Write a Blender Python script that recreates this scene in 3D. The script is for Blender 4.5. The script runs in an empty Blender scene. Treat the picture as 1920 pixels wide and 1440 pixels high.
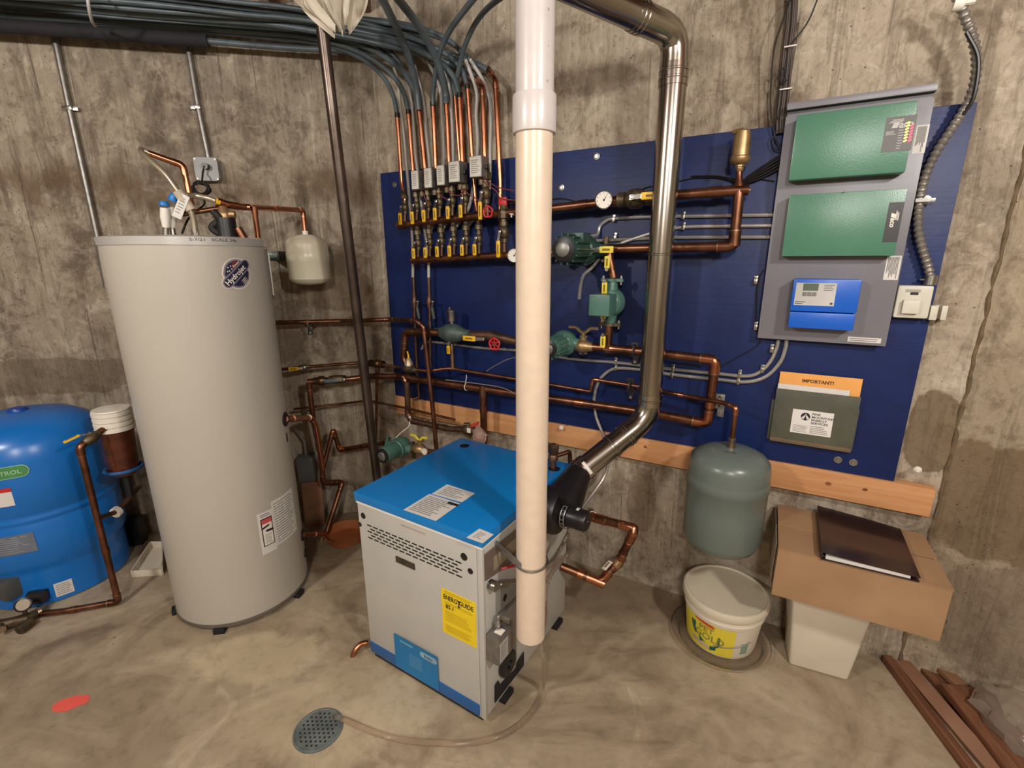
import bpy, bmesh, math, random
from mathutils import Vector, Matrix
random.seed(7)
R = math.radians
C = bpy.context.scene.collection
sc = bpy.context.scene

# ------------------------------------------------------------------ camera, light, exposure
F_PX, PITCH, ROLL, CAMH = 886.94, R(14.71), R(-.21), 1.5
fw = Vector((0, math.cos(PITCH), -math.sin(PITCH)))
rt = Vector((1, 0, 0)); up = rt.cross(fw)
RX = rt*math.cos(ROLL) + up*math.sin(ROLL)
UX = -rt*math.sin(ROLL) + up*math.cos(ROLL)
O = Vector((0, 0, CAMH))
cam = bpy.data.objects.new('camera', bpy.data.cameras.new('camera'))
C.objects.link(cam); sc.camera = cam
cam.data.sensor_width = 36; cam.data.lens = F_PX*36/1920
cam.data.clip_start = .02
m = Matrix((RX, UX, -fw)).transposed().to_4x4(); m.translation = O
cam.matrix_world = m

sc.view_settings.view_transform = 'Standard'
sc.view_settings.look = 'None'
sc.view_settings.gamma = 1
sc.view_settings.use_curve_mapping = False
sc.view_settings.exposure = -0.03
w = bpy.data.worlds.new('world'); sc.world = w; w.use_nodes = True
w.node_tree.nodes['Background'].inputs[0].default_value = (1, .86, .7, 1)
w.node_tree.nodes['Background'].inputs[1].default_value = .05

def lamp(name, loc, power, col, rad):
    l = bpy.data.lights.new(name, 'POINT'); l.energy = power; l.color = col; l.shadow_soft_size = rad
    o = bpy.data.objects.new(name, l); C.objects.link(o); o.location = loc
    return o
lamp('ceiling_lamp_left', (-1.9, -.15, 2.38), 118, (1, .955, .895), .09)
lamp('ceiling_lamp_right', (1.15, -.45, 2.38), 118, (1, .955, .895), .09)
lamp('fill_light_rear', (-.2, -1.5, 2.38), 150, (1, .955, .895), .16)  # added fill light behind the camera, lifts bounce in the dark corner

# ------------------------------------------------------------------ geometry of the place
def ray(x, y): return fw + RX*((x-960)/F_PX) - UX*((y-720)/F_PX)
def onplane(x, y, p, n):
    r = ray(x, y); return O + r*((p-O).dot(n)/r.dot(n))
def gz(x, y, z=0.): return onplane(x, y, Vector((0, 0, z)), Vector((0, 0, 1)))
def gy(x, y, Y): return onplane(x, y, Vector((0, Y, 0)), Vector((0, 1, 0)))
P0 = Vector((.611, 1.954, 0))
def heading(d): return Vector((math.sin(R(d)), math.cos(R(d)), 0))
XB = heading(119.1); NB = Vector((XB.y, -XB.x, 0))           # back wall: X to the right, NB out into the room
if NB.y > 0: NB = -NB
CORN = P0 + XB*(-1.49)
XL = heading(79); NL = Vector((XL.y, -XL.x, 0))
if NL.y > 0: NL = -NL
SEAM = P0 + XB*.985
XR = heading(126); NR = Vector((XR.y, -XR.x, 0))
if NR.y > 0: NR = -NR
def frame(X, N, p):
    M = Matrix((X, -N, Vector((0, 0, 1)))).transposed().to_4x4(); M.translation = p; return M
def wb(x, y, o): return onplane(x, y, P0+NB*o, NB)
def wl(x, y, o): return onplane(x, y, CORN+NL*o, NL)
def wr(x, y, o): return onplane(x, y, SEAM+NR*o, NR)
def FB(p): return frame(XB, NB, Vector(p))
def FL(p): return frame(XL, NL, Vector(p))
def FH(p, h):                                                  # frame whose X heads to h degrees
    X = heading(h); return frame(X, Vector((X.y, -X.x, 0)), Vector(p))
def FW(p): return Matrix.Translation(Vector(p))
def sB(v): return (v-P0).dot(XB)
def B(s, o, z): return P0 + XB*s + NB*o + Vector((0, 0, z))
def L(s, o, z): return CORN + XL*s + NL*o + Vector((0, 0, z))

# ------------------------------------------------------------------ materials
MATS = {}
def srgb(c):
    return tuple(((v/255)/12.92 if v/255 <= .04045 else ((v/255+.055)/1.055)**2.4) for v in c)
def mat(name, col, rough=.5, metal=0., var=.12, scale=8., bump=0., bscale=60., alpha=1., trans=0., emit=0., coat=0., col2=None):
    if name in MATS: return MATS[name]
    M = bpy.data.materials.new(name); M.use_nodes = True; MATS[name] = M
    nt = M.node_tree; N = nt.nodes; K = nt.links; b = N['Principled BSDF']
    c = srgb(col)
    tc = N.new('ShaderNodeTexCoord'); no = N.new('ShaderNodeTexNoise')
    no.inputs['Scale'].default_value = scale; no.inputs['Detail'].default_value = 5
    K.new(tc.outputs['Object'], no.inputs['Vector'])
    cr = N.new('ShaderNodeValToRGB'); K.new(no.outputs[0], cr.inputs[0])
    c2 = srgb(col2) if col2 else tuple(v*(1-var*2) for v in c)
    cr.color_ramp.elements[0].position = .32; cr.color_ramp.elements[1].position = .68
    cr.color_ramp.elements[0].color = (*c2, 1)
    cr.color_ramp.elements[1].color = (*(c if col2 else tuple(min(1, v*(1+var*.5)) for v in c)), 1)
    K.new(cr.outputs[0], b.inputs['Base Color'])
    b.inputs['Roughness'].default_value = rough; b.inputs['Metallic'].default_value = metal
    if coat: b.inputs['Coat Weight'].default_value = coat; b.inputs['Coat Roughness'].default_value = .08
    if trans:
        b.inputs['Transmission Weight'].default_value = trans; b.inputs['IOR'].default_value = 1.3
    if alpha < 1: b.inputs['Alpha'].default_value = alpha
    if emit:
        b.inputs['Emission Color'].default_value = (*c, 1); b.inputs['Emission Strength'].default_value = emit
    if bump:
        n2 = N.new('ShaderNodeTexNoise'); n2.inputs['Scale'].default_value = bscale; n2.inputs['Detail'].default_value = 4
        K.new(tc.outputs['Object'], n2.inputs['Vector'])
        bp = N.new('ShaderNodeBump'); bp.inputs['Strength'].default_value = bump; bp.inputs['Distance'].default_value = .004
        K.new(n2.outputs[0], bp.inputs['Height']); K.new(bp.outputs[0], b.inputs['Normal'])
    return M

class NG:
    """small node-graph helper"""
    def __init__(s, name):
        s.M = bpy.data.materials.new(name); s.M.use_nodes = True; s.nt = s.M.node_tree; s.N = s.nt.nodes
        s.b = s.N['Principled BSDF']; s.tc = s.N.new('ShaderNodeTexCoord')
        s.sx = s.N.new('ShaderNodeSeparateXYZ'); s.k(s.tc.outputs['Object'], s.sx.inputs[0])
        MATS[name] = s.M
    def k(s, a, b): s.nt.links.new(a, b)
    def val(s, sock, v):
        if isinstance(v, (int, float)): sock.default_value = v
        elif isinstance(v, tuple): sock.default_value = v
        else: s.k(v, sock)
    def mth(s, op, a, b=0., c=0., clamp=False):
        n = s.N.new('ShaderNodeMath'); n.operation = op; n.use_clamp = clamp
        s.val(n.inputs[0], a); s.val(n.inputs[1], b)
        if op in ('MULTIPLY_ADD', 'SMOOTH_MIN', 'COMPARE'): s.val(n.inputs[2], c)
        return n.outputs[0]
    def xyz(s, x, y, z):
        n = s.N.new('ShaderNodeCombineXYZ'); s.val(n.inputs[0], x); s.val(n.inputs[1], y); s.val(n.inputs[2], z); return n.outputs[0]
    def noise(s, vec, scale, det=6, rough=.55, dist=0.):
        n = s.N.new('ShaderNodeTexNoise'); s.k(vec, n.inputs['Vector'])
        n.inputs['Scale'].default_value = scale; n.inputs['Detail'].default_value = det
        n.inputs['Roughness'].default_value = rough; n.inputs['Distortion'].default_value = dist
        return n.outputs[0]
    def vor(s, vec, scale):
        n = s.N.new('ShaderNodeTexVoronoi'); s.k(vec, n.inputs['Vector']); n.inputs['Scale'].default_value = scale
        return n.outputs['Distance']
    def ramp(s, f, stops):
        n = s.N.new('ShaderNodeValToRGB'); s.k(f, n.inputs[0]); e = n.color_ramp.elements
        while len(e) < len(stops): e.new(.5)
        for i, (p, c) in enumerate(stops): e[i].position = p; e[i].color = (*(srgb(c) if isinstance(c, tuple) else (c, c, c)), 1)
        return n.outputs[0]
    def rng(s, f, a, b, c=0., d=1.):
        n = s.N.new('ShaderNodeMapRange'); n.interpolation_type = 'SMOOTHSTEP'
        s.k(f, n.inputs[0])
        for i, v in enumerate((a, b, c, d)): n.inputs[i+1].default_value = v
        return n.outputs[0]
    def mix(s, f, a, b, mode='MIX'):
        n = s.N.new('ShaderNodeMix'); n.data_type = 'RGBA'; n.blend_type = mode
        s.val(n.inputs[0], f)
        for sock, v in ((n.inputs[6], a), (n.inputs[7], b)):
            if isinstance(v, tuple): sock.default_value = (*srgb(v), 1)
            else: s.k(v, sock)
        return n.outputs[2]
    def bump(s, h, st, dist=.01):
        n = s.N.new('ShaderNodeBump'); n.inputs['Strength'].default_value = st; n.inputs['Distance'].default_value = dist
        s.k(h, n.inputs['Height']); s.k(n.outputs[0], s.b.inputs['Normal'])

def concrete_wall(name, light=(188, 172, 148), mid=(158, 142, 118), dark=(112, 96, 76), streak=.5, joint=None, seam=.16, patches=()):
    g = NG(name); X, Z = g.sx.outputs[0], g.sx.outputs[2]
    v = g.xyz(X, 0., Z)
    nb = g.mth('ADD', g.mth('MULTIPLY', g.noise(v, 2.6, 9, .68, .5), .62), g.mth('MULTIPLY', g.noise(v, 11., 9, .72, .8), .38))
    base = g.ramp(nb, [(.40, tuple(int(c*.92) for c in dark)), (.46, tuple((c+d)//2 for c, d in zip(dark, mid))), (.50, mid), (.55, mid), (.62, light)])
    mort = g.rng(g.noise(g.xyz(X, 7., Z), 6.5, 8, .7, 1.4), .53, .60)
    base = g.mix(g.mth('MULTIPLY', mort, .35), base, light)
    vs = g.xyz(g.mth('MULTIPLY', X, 9.), 0., g.mth('MULTIPLY', Z, .7))
    st = g.rng(g.noise(vs, 1.6, 9, .72, .6), .49, .60)
    sp = g.rng(g.noise(v, 1.3, 4, .5), .42, .6)
    col = g.mix(g.mth('MULTIPLY', g.mth('MULTIPLY', st, sp), streak), base, dark)
    st2 = g.rng(g.noise(g.xyz(g.mth('MULTIPLY', X, 22.), 3., g.mth('MULTIPLY', Z, 1.6)), 1.5, 6, .6), .57, .68)
    col = g.mix(g.mth('MULTIPLY', st2, .45*streak), col, (200, 188, 168))
    big = g.rng(g.noise(v, 1.5, 9, .68, 1.4), .53, .60)
    col = g.mix(g.mth('MULTIPLY', big, .36), col, tuple(int(c*.82) for c in dark))
    # board joints of the formwork
    wob = g.mth('MULTIPLY', g.mth('SUBTRACT', g.noise(g.xyz(X, 0., g.mth('MULTIPLY', Z, .5)), 1.4, 2), .5), .10)
    xx = g.mth('ADD', X, wob)
    fr = g.mth('ABSOLUTE', g.mth('SUBTRACT', g.mth('FRACT', g.mth('DIVIDE', xx, seam)), .5))
    ln = g.mth('MULTIPLY', g.rng(fr, .0, .022, 1., 0.), g.rng(g.noise(v, 2.6, 4), .49, .60))
    col = g.mix(g.mth('MULTIPLY', ln, .45*min(1, streak*1.4)), col, tuple(int(c*.7) for c in dark))
    if joint is not None:                                       # rough cold joint left between two pours
        zz = g.mth('ADD', Z, g.mth('MULTIPLY', g.mth('SUBTRACT', g.noise(g.xyz(g.mth('MULTIPLY', X, 1.), 5., 0.), 2.2, 8, .65), .5), .8))
        jb = g.mth('ABSOLUTE', g.mth('SUBTRACT', zz, joint))
        jm = g.mth('MULTIPLY', g.rng(jb, .02, .13, 1., 0.), g.rng(g.noise(v, 4., 6, .6), .4, .55))
        col = g.mix(g.mth('MULTIPLY', jm, .75), col, (104, 82, 60))
    for (cx, cz, rx, rz, pc, amt) in patches:                   # trowelled patches and stains with their own outline
        e = g.mth('ADD', g.mth('POWER', g.mth('ABSOLUTE', g.mth('DIVIDE', g.mth('SUBTRACT', X, cx), rx)), 2.5),
                  g.mth('POWER', g.mth('ABSOLUTE', g.mth('DIVIDE', g.mth('SUBTRACT', Z, cz), rz)), 2.5))
        e = g.mth('ADD', e, g.mth('MULTIPLY', g.mth('SUBTRACT', g.noise(v, 7., 5, .6), .5), 1.6))
        col = g.mix(g.mth('MULTIPLY', g.rng(e, .75, .95, 1., 0.), amt), col, pc)
    spk = g.ramp(g.noise(g.xyz(g.mth('MULTIPLY', X, 1.6), 0., Z), 34., 6, .75, .5), [(.36, .74), (.47, .98), (.6, 1.0)])
    col = g.mix(1., col, spk, 'MULTIPLY')
    rgh = g.rng(g.noise(g.xyz(g.mth('MULTIPLY', X, 2.6), 11., Z), 7., 9, .75, .8), .54, .60)
    col = g.mix(g.mth('MULTIPLY', rgh, .38*(.4+streak)), col, tuple(int(c*.8) for c in dark))
    pit = g.rng(g.vor(v, 34.), .05, .11, 1., 0.)
    pm = g.mth('MULTIPLY', pit, g.rng(g.noise(v, 5., 3), .5, .56))
    col = g.mix(g.mth('MULTIPLY', pm, .6), col, (82, 68, 52))
    g.k(col, g.b.inputs['Base Color']); g.b.inputs['Roughness'].default_value = .9
    h = g.mth('ADD', g.noise(v, 9., 10, .7), g.mth('MULTIPLY', pm, -.7))
    h = g.mth('ADD', h, g.mth('MULTIPLY', ln, -.5)); h = g.mth('ADD', h, g.mth('MULTIPLY', st, .15))
    g.bump(h, .8, .012)
    return g.M

def floor_mat():
    g = NG('floor_concrete'); v = g.tc.outputs['Object']; X, Y = g.sx.outputs[0], g.sx.outputs[1]
    sw = g.noise(v, 2.1, 8, .58, 2.2)
    col = g.ramp(sw, [(.30, (130, 114, 92)), (.46, (160, 143, 118)), (.60, (176, 160, 134)), (.74, (193, 177, 149))])
    stn = g.rng(g.noise(g.xyz(g.mth('MULTIPLY', X, 1.), g.mth('MULTIPLY', Y, 2.2), 4.), 2.6, 8, .62, 2.), .56, .68)
    col = g.mix(g.mth('MULTIPLY', stn, .4), col, (118, 100, 76))
    wh = g.rng(g.noise(g.xyz(X, Y, 9.), 3.4, 7, .6, 1.), .60, .72)
    col = g.mix(g.mth('MULTIPLY', wh, .45), col, (212, 196, 166))
    for (cx, cy, rx, ry, pc, am) in ((-.62, 1.30, .34, .2, (206, 190, 156), .35), (-1.0, 1.52, .26, .13, (206, 190, 156), .6), (-1.5, 1.1, .5, .35, (128, 112, 90), .35),
                                     (.9, 1.9, .9, .22, (120, 102, 82), .6), (-1.6, 2.4, .9, .4, (112, 98, 80), .6)):
        e = g.mth('ADD', g.mth('POWER', g.mth('DIVIDE', g.mth('SUBTRACT', X, cx), rx), 2.), g.mth('POWER', g.mth('DIVIDE', g.mth('SUBTRACT', Y, cy), ry), 2.))
        e = g.mth('ADD', e, g.mth('MULTIPLY', g.mth('SUBTRACT', g.noise(v, 6., 5, .6, 1.), .5), 1.8))
        col = g.mix(g.mth('MULTIPLY', g.rng(e, .5, 1.2, 1., 0.), am), col, pc)
    spk = g.mth('MULTIPLY', g.rng(g.vor(v, 9.), .03, .06, 1., 0.), g.rng(g.noise(v, 3., 2), .55, .6))
    col = g.mix(spk, col, (92, 76, 56))
    fine = g.ramp(g.noise(v, 16., 8, .7), [(.35, .80), (.5, .97), (.65, 1.0)])
    col = g.mix(1., col, fine, 'MULTIPLY')
    g.k(col, g.b.inputs['Base Color']); g.b.inputs['Roughness'].default_value = .62
    g.bump(g.mth('ADD', g.noise(v, 5., 8, .6), g.mth('MULTIPLY', sw, .8)), .35, .012)
    return g.M

def wood_mat(name, a, b, knots=True, rough=.6, ax='x'):
    g = NG(name); X, Y, Z = g.sx.outputs
    v = g.xyz(g.mth('MULTIPLY', X, 1.2), g.mth('MULTIPLY', Y, 14.), g.mth('MULTIPLY', Z, 14.))
    col = g.ramp(g.noise(v, 2.4, 6, .6, 1.2), [(.3, b), (.5, tuple((p+q)//2 for p, q in zip(a, b))), (.7, a)])
    if knots:
        kn = g.rng(g.vor(g.xyz(X, 0., g.mth('MULTIPLY', Z, 1.5)), 3.), .05, .085, 1., 0.)
        col = g.mix(g.mth('MULTIPLY', kn, .75), col, (116, 62, 26))
    g.k(col, g.b.inputs['Base Color']); g.b.inputs['Roughness'].default_value = rough
    g.bump(g.noise(v, 5., 5, .6), .25, .003)
    return g.M

def board_mat():
    g = NG('blue_painted_plywood'); X, Z = g.sx.outputs[0], g.sx.outputs[2]
    v = g.xyz(X, 0., Z)
    col = g.ramp(g.noise(v, 2., 6, .6, .6), [(.3, (15, 28, 70)), (.7, (22, 42, 96))])
    sc_ = g.rng(g.noise(g.xyz(g.mth('MULTIPLY', X, 12.), 0., g.mth('MULTIPLY', Z, 3.)), 3., 6, .7), .70, .76)
    col = g.mix(g.mth('MULTIPLY', sc_, .30), col, (120, 128, 160))
    g.k(col, g.b.inputs['Base Color']); g.b.inputs['Roughness'].default_value = .46; g.b.inputs['Specular IOR Level'].default_value = .35
    wv = g.xyz(g.mth('MULTIPLY', X, 1.5), 0., g.mth('MULTIPLY', Z, 30.))
    g.bump(g.mth('ADD', g.mth('MULTIPLY', g.noise(wv, 1.5, 5, .6), .5), g.mth('MULTIPLY', g.noise(v, 5., 4), 2.2)), .22, .006)
    return g.M

COPPER = mat('bright_copper', (200, 138, 106), .28, 1., scale=9, col2=(168, 104, 74))
OLDCOP = mat('aged_copper', (148, 102, 78), .36, .95, scale=16, col2=(100, 66, 50))
DULLCOP = mat('tarnished_copper', (130, 98, 78), .48, .85, scale=18, col2=(86, 68, 56), bump=.1, bscale=50)
SOLDER = mat('solder_ring', (176, 150, 128), .35, 1.)
BRASS = mat('brass', (188, 158, 116), .42, .75, scale=30, col2=(142, 116, 80))
DBRASS = mat('dull_brass', (122, 108, 84), .5, .8, scale=30, col2=(74, 64, 50))
IRONG = mat('green_grey_iron', (78, 96, 88), .5, .1, scale=20, col2=(52, 66, 62), bump=.3, bscale=80)
PGREEN = mat('pump_green_paint', (80, 120, 108), .38, 0., scale=14, var=.1, bump=.15, bscale=90)
DGREEN = mat('dark_green_paint', (44, 74, 64), .4, 0., scale=14, var=.15, bump=.15, bscale=90)
YEL = mat('yellow_vinyl', (232, 184, 34), .4, var=.06)
YTAG = mat('yellow_tag', (226, 206, 58), .4, var=.06)
RED = mat('red_paint', (196, 44, 48), .4, var=.1)
STEEL = mat('zinc_steel', (182, 180, 174), .28, 1., var=.1, bump=.1)
GALV = mat('galvanised_steel', (146, 143, 138), .42, .75, scale=40, var=.12)
STAIN = mat('stainless_vent', (182, 176, 166), .2, 1., scale=5, var=.07, bump=.06, bscale=9)
BLACK = mat('black_plastic', (26, 24, 26), .38)
RUBBER = mat('black_rubber', (24, 22, 22), .7)
WHITE = mat('white_paint', (226, 220, 208), .5, var=.03)
PAPER = mat('white_paper', (214, 210, 204), .7, var=.03)
INK = mat('black_ink', (28, 26, 30), .7)
GREYINK = mat('grey_print', (132, 128, 126), .7)
PEX = mat('grey_pex', (88, 100, 104), .40, scale=12, col2=(68, 80, 86))
WPEX = mat('white_pex', (186, 182, 176), .4, var=.06)
PVC = mat('cream_pvc', (224, 204, 182), .33, var=.03, scale=30)
WPVC = mat('white_pvc', (206, 199, 196), .28, var=.03, scale=20)
HEATER = mat('heater_grey_enamel', (180, 174, 162), .36, var=.02, scale=3)
LID = mat('boiler_blue_enamel', (10, 122, 196), .30, var=.04, scale=4)
STRIP = mat('kick_strip_blue', (34, 92, 154), .4, var=.05)
PANEL = mat('boiler_grey_enamel', (186, 184, 176), .4, var=.03)
CABG = mat('cabinet_grey_enamel', (118, 116, 122), .38, var=.03)
TGREEN = mat('control_green_enamel', (74, 124, 100), .30, var=.04, bump=.1, bscale=300)
CBLUE = mat('controller_blue_plastic', (16, 92, 196), .35, var=.03)
XGREY = mat('expansion_tank_grey', (104, 114, 108), .3, var=.05, scale=3)
CREAMT = mat('cream_tank_enamel', (224, 218, 192), .3, var=.03)
WBLUE = mat('well_tank_blue', (24, 112, 196), .28, var=.05, scale=3)
CARD = mat('cardboard', (166, 132, 98), .8, scale=6, col2=(150, 116, 82))
FOAM = mat('white_foam', (212, 202, 182), .6, var=.04)
LEDGER = wood_mat('pine_ledger', (208, 156, 108), (190, 132, 84))
REDWOOD = wood_mat('stained_wood', (138, 92, 64), (88, 54, 36), knots=False)
JOIST = wood_mat('joist_wood', (128, 84, 54), (84, 50, 32))
FLOORM = floor_mat(); BOARDM = board_mat()

# ------------------------------------------------------------------ mesh helpers (geometry in world coordinates)
def ap(M, v):
    v = Vector(v)
    return v if M is None else (M(v) if callable(M) else M @ v)
def grid_faces(bm, rings, closed=True, caps=True):
    vs = [[bm.verts.new(p) for p in r] for r in rings]; n = len(vs[0])
    for a, b in zip(vs, vs[1:]):
        for i in range(n if closed else n-1):
            j = (i+1) % n
            try: bm.faces.new((a[i], a[j], b[j], b[i]))
            except ValueError: pass
    if caps and closed:
        for r in (vs[0][::-1], vs[-1]):
            try: bm.faces.new(r)
            except ValueError: pass
def box(bm, M, x0, x1, y0, y1, z0, z1, bev=0.):
    if bev <= 0:
        c = [ap(M, p) for p in ((x0,y0,z0),(x1,y0,z0),(x1,y1,z0),(x0,y1,z0),(x0,y0,z1),(x1,y0,z1),(x1,y1,z1),(x0,y1,z1))]
        v = [bm.verts.new(p) for p in c]
        for f in ((3,2,1,0),(4,5,6,7),(0,1,5,4),(1,2,6,5),(2,3,7,6),(3,0,4,7)): bm.faces.new([v[i] for i in f])
        return
    t = bmesh.new(); box(t, None, x0, x1, y0, y1, z0, z1)
    bmesh.ops.bevel(t, geom=t.edges[:], offset=bev, segments=2, profile=.6, affect='EDGES')
    join(bm, t, M)
def join(bm, t, M=None):
    mp = {v: bm.verts.new(ap(M, v.co)) for v in t.verts}
    for f in t.faces:
        try: bm.faces.new([mp[v] for v in f.verts])
        except ValueError: pass
    t.free()
def prism(bm, M, poly, y0, y1):
    """polygon in x,z extruded along y"""
    a = [bm.verts.new(ap(M, (p[0], y0, p[1]))) for p in poly]; b = [bm.verts.new(ap(M, (p[0], y1, p[1]))) for p in poly]
    n = len(poly); bm.faces.new(a); bm.faces.new(b[::-1])
    for i in range(n): bm.faces.new((a[(i+1) % n], a[i], b[i], b[(i+1) % n]))
def lathe(bm, M, prof, seg=20, ax='z', caps=True):
    rings = []
    for r, h in prof:
        ring = []
        for i in range(seg):
            a = 2*math.pi*i/seg; c, s = math.cos(a)*max(r, 1e-5), math.sin(a)*max(r, 1e-5)
            p = (c, s, h) if ax == 'z' else ((h, c, s) if ax == 'x' else (s, h, c))
            ring.append(ap(M, p))
        rings.append(ring)
    grid_faces(bm, rings, True, caps)
def fillet(pts, f, n=5):
    pts = [Vector(p) for p in pts]
    if f <= 0 or len(pts) < 3: return pts
    out = [pts[0]]
    for i in range(1, len(pts)-1):
        a, b, c = pts[i-1], pts[i], pts[i+1]
        u, v = (a-b), (c-b); lu, lv = u.length, v.length
        if lu < 1e-6 or lv < 1e-6: continue
        u /= lu; v /= lv; d = min(f, lu*.45, lv*.45)
        if u.dot(v) < -.995: out.append(b); continue
        p, q = b+u*d, b+v*d
        for k in range(n+1):
            t = k/n; out.append(p*(1-t)**2 + b*2*t*(1-t) + q*t*t)
    out.append(pts[-1]); return out
def sweep(bm, pts, rad, seg=12, caps=True):
    pts = [Vector(p) for p in pts]
    q = [pts[0]]
    for p in pts[1:]:
        if (p-q[-1]).length > 1e-5: q.append(p)
    pts = q
    if len(pts) < 2: return
    T = [(pts[min(i+1, len(pts)-1)]-pts[max(i-1, 0)]).normalized() for i in range(len(pts))]
    u = T[0].orthogonal().normalized(); rings = []
    for i, p in enumerate(pts):
        u = (u - T[i]*u.dot(T[i]))
        u = u.normalized() if u.length > 1e-6 else T[i].orthogonal().normalized()
        v = T[i].cross(u); r = rad(i) if callable(rad) else rad
        rings.append([p + (u*math.cos(2*math.pi*k/seg) + v*math.sin(2*math.pi*k/seg))*r for k in range(seg)])
    grid_faces(bm, rings, True, caps)
def spline(pts, n=8):
    P = [Vector(p) for p in pts]; P = [P[0]*2-P[1]] + P + [P[-1]*2-P[-2]]; out = []
    for i in range(1, len(P)-2):
        a, b, c, d = P[i-1:i+3]
        for k in range(n):
            t = k/n
            out.append(.5*((2*b)+(c-a)*t+(2*a-5*b+4*c-d)*t*t+(3*b-a-3*c+d)*t**3))
    out.append(P[-2]); return out
def resample(pts, step):
    out = [pts[0]]; acc = 0.
    for a, b in zip(pts, pts[1:]):
        l = (b-a).length; t = step-acc
        while t < l: out.append(a.lerp(b, t/l)); t += step
        acc = l-(t-step)
    return out
def cylmap(cx, cy, Rr, az):
    def f(v):
        a = az - v.x/Rr; r = Rr - v.y
        return Vector((cx+math.sin(a)*r, cy+math.cos(a)*r, v.z))
    return f
def cylhit(x, y, cx, cy, Rr):
    d = ray(x, y); A = d.x**2+d.y**2; Bq = -2*(d.x*cx+d.y*cy); Cq = cx*cx+cy*cy-Rr*Rr
    t = (-Bq-math.sqrt(max(0, Bq*Bq-4*A*Cq)))/2/A; q = O+d*t
    return math.atan2(q.x-cx, q.y-cy), q.z
def patch(bm, M, x0, x1, z0, z1, off=.0008, nx=1, th=.0006):
    """thin sheet standing on the surface y = 0, facing -y"""
    for k in range(nx):
        a, b = x0+(x1-x0)*k/nx, x0+(x1-x0)*(k+1)/nx
        v = [bm.verts.new(ap(M, p)) for p in ((a,-off,z0),(b,-off,z0),(b,-off,z1),(a,-off,z1))]; bm.faces.new(v)
    c = [(x0,z0),(x1,z0),(x1,z1),(x0,z1)]
    for (a, b) in zip(c, c[1:]+c[:1]):
        n = nx if a[1] == b[1] else 1
        for k in range(n):
            p = [a[i]+(b[i]-a[i])*k/n for i in (0, 1)]; q = [a[i]+(b[i]-a[i])*(k+1)/n for i in (0, 1)]
            v = [bm.verts.new(ap(M, r)) for r in ((q[0],-off,q[1]),(p[0],-off,p[1]),(p[0],0,p[1]),(q[0],0,q[1]))]; bm.faces.new(v)
def strips(bm, M, P, off, step=.006):
    """convex outline filled in narrow columns so that it follows a curved surface"""
    xs = [p[0] for p in P]; a, c = min(xs), max(xs); n = max(2, int((c-a)/step)); n_ = len(P)
    def span(x):
        ys = []
        for i in range(n_):
            p, q = P[i], P[(i+1) % n_]
            if (p[0]-x)*(q[0]-x) <= 0 and abs(p[0]-q[0]) > 1e-9: ys.append(p[1]+(q[1]-p[1])*(x-p[0])/(q[0]-p[0]))
        return (min(ys), max(ys)) if ys else (0, 0)
    prev = None
    for k in range(n+1):
        x = a+(c-a)*min(max(k/n, 1e-4), 1-1e-4); lo, hi = span(x)
        cur = [bm.verts.new(ap(M, (x, -off, lo))), bm.verts.new(ap(M, (x, -off, hi)))]
        if prev: bm.faces.new((prev[0], cur[0], cur[1], prev[1]))
        prev = cur
def disc(bm, M, x, z, r, off, seg=16, rz=None):
    rz = rz or r
    if callable(M) and r > .01: return strips(bm, M, [(x+math.cos(2*math.pi*k/seg)*r, z+math.sin(2*math.pi*k/seg)*rz) for k in range(seg)], off)
    v = [bm.verts.new(ap(M, (x+math.cos(2*math.pi*k/seg)*r, -off, z+math.sin(2*math.pi*k/seg)*rz))) for k in range(seg)]; bm.faces.new(v)
def bm_new(): return bmesh.new()
def text(bm, M, s, x, z, size, off=.0014, align='CENTER', bold=.0, shear=0., sx=1., rot=0.):
    cu = bpy.data.curves.new('t', 'FONT'); cu.body = s; cu.size = size; cu.align_x = align; cu.align_y = 'CENTER'
    cu.offset = bold*size; cu.shear = shear; cu.resolution_u = 2
    ob = bpy.data.objects.new('t', cu); C.objects.link(ob)
    me = bpy.data.meshes.new_from_object(ob.evaluated_get(bpy.context.evaluated_depsgraph_get()))
    bpy.data.objects.remove(ob); bpy.data.curves.remove(cu)
    c, sn = math.cos(rot), math.sin(rot); vs = []
    for v in me.vertices:
        a, b = v.co.x*sx, v.co.y
        vs.append(bm.verts.new(ap(M, (x+a*c-b*sn, -off, z+a*sn+b*c))))
    for p in me.polygons:
        try: bm.faces.new([vs[i] for i in p.vertices])
        except ValueError: pass
    bpy.data.meshes.remove(me)
def lines(bm, M, x0, x1, z0, z1, n, off=.0012, h=.35, ragged=.3, nx=1):
    """unreadable small print as thin raised bars"""
    dz = (z1-z0)/n
    for k in range(n):
        e = x1-(x1-x0)*ragged*random.random()
        for q in range(nx):
            a, b = x0+(e-x0)*q/nx, x0+(e-x0)*(q+1)/nx
            zc = z1-dz*(k+.5)
            v = [bm.verts.new(ap(M, p)) for p in ((a,-off,zc-dz*h/2),(b,-off,zc-dz*h/2),(b,-off,zc+dz*h/2),(a,-off,zc+dz*h/2))]; bm.faces.new(v)

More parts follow.
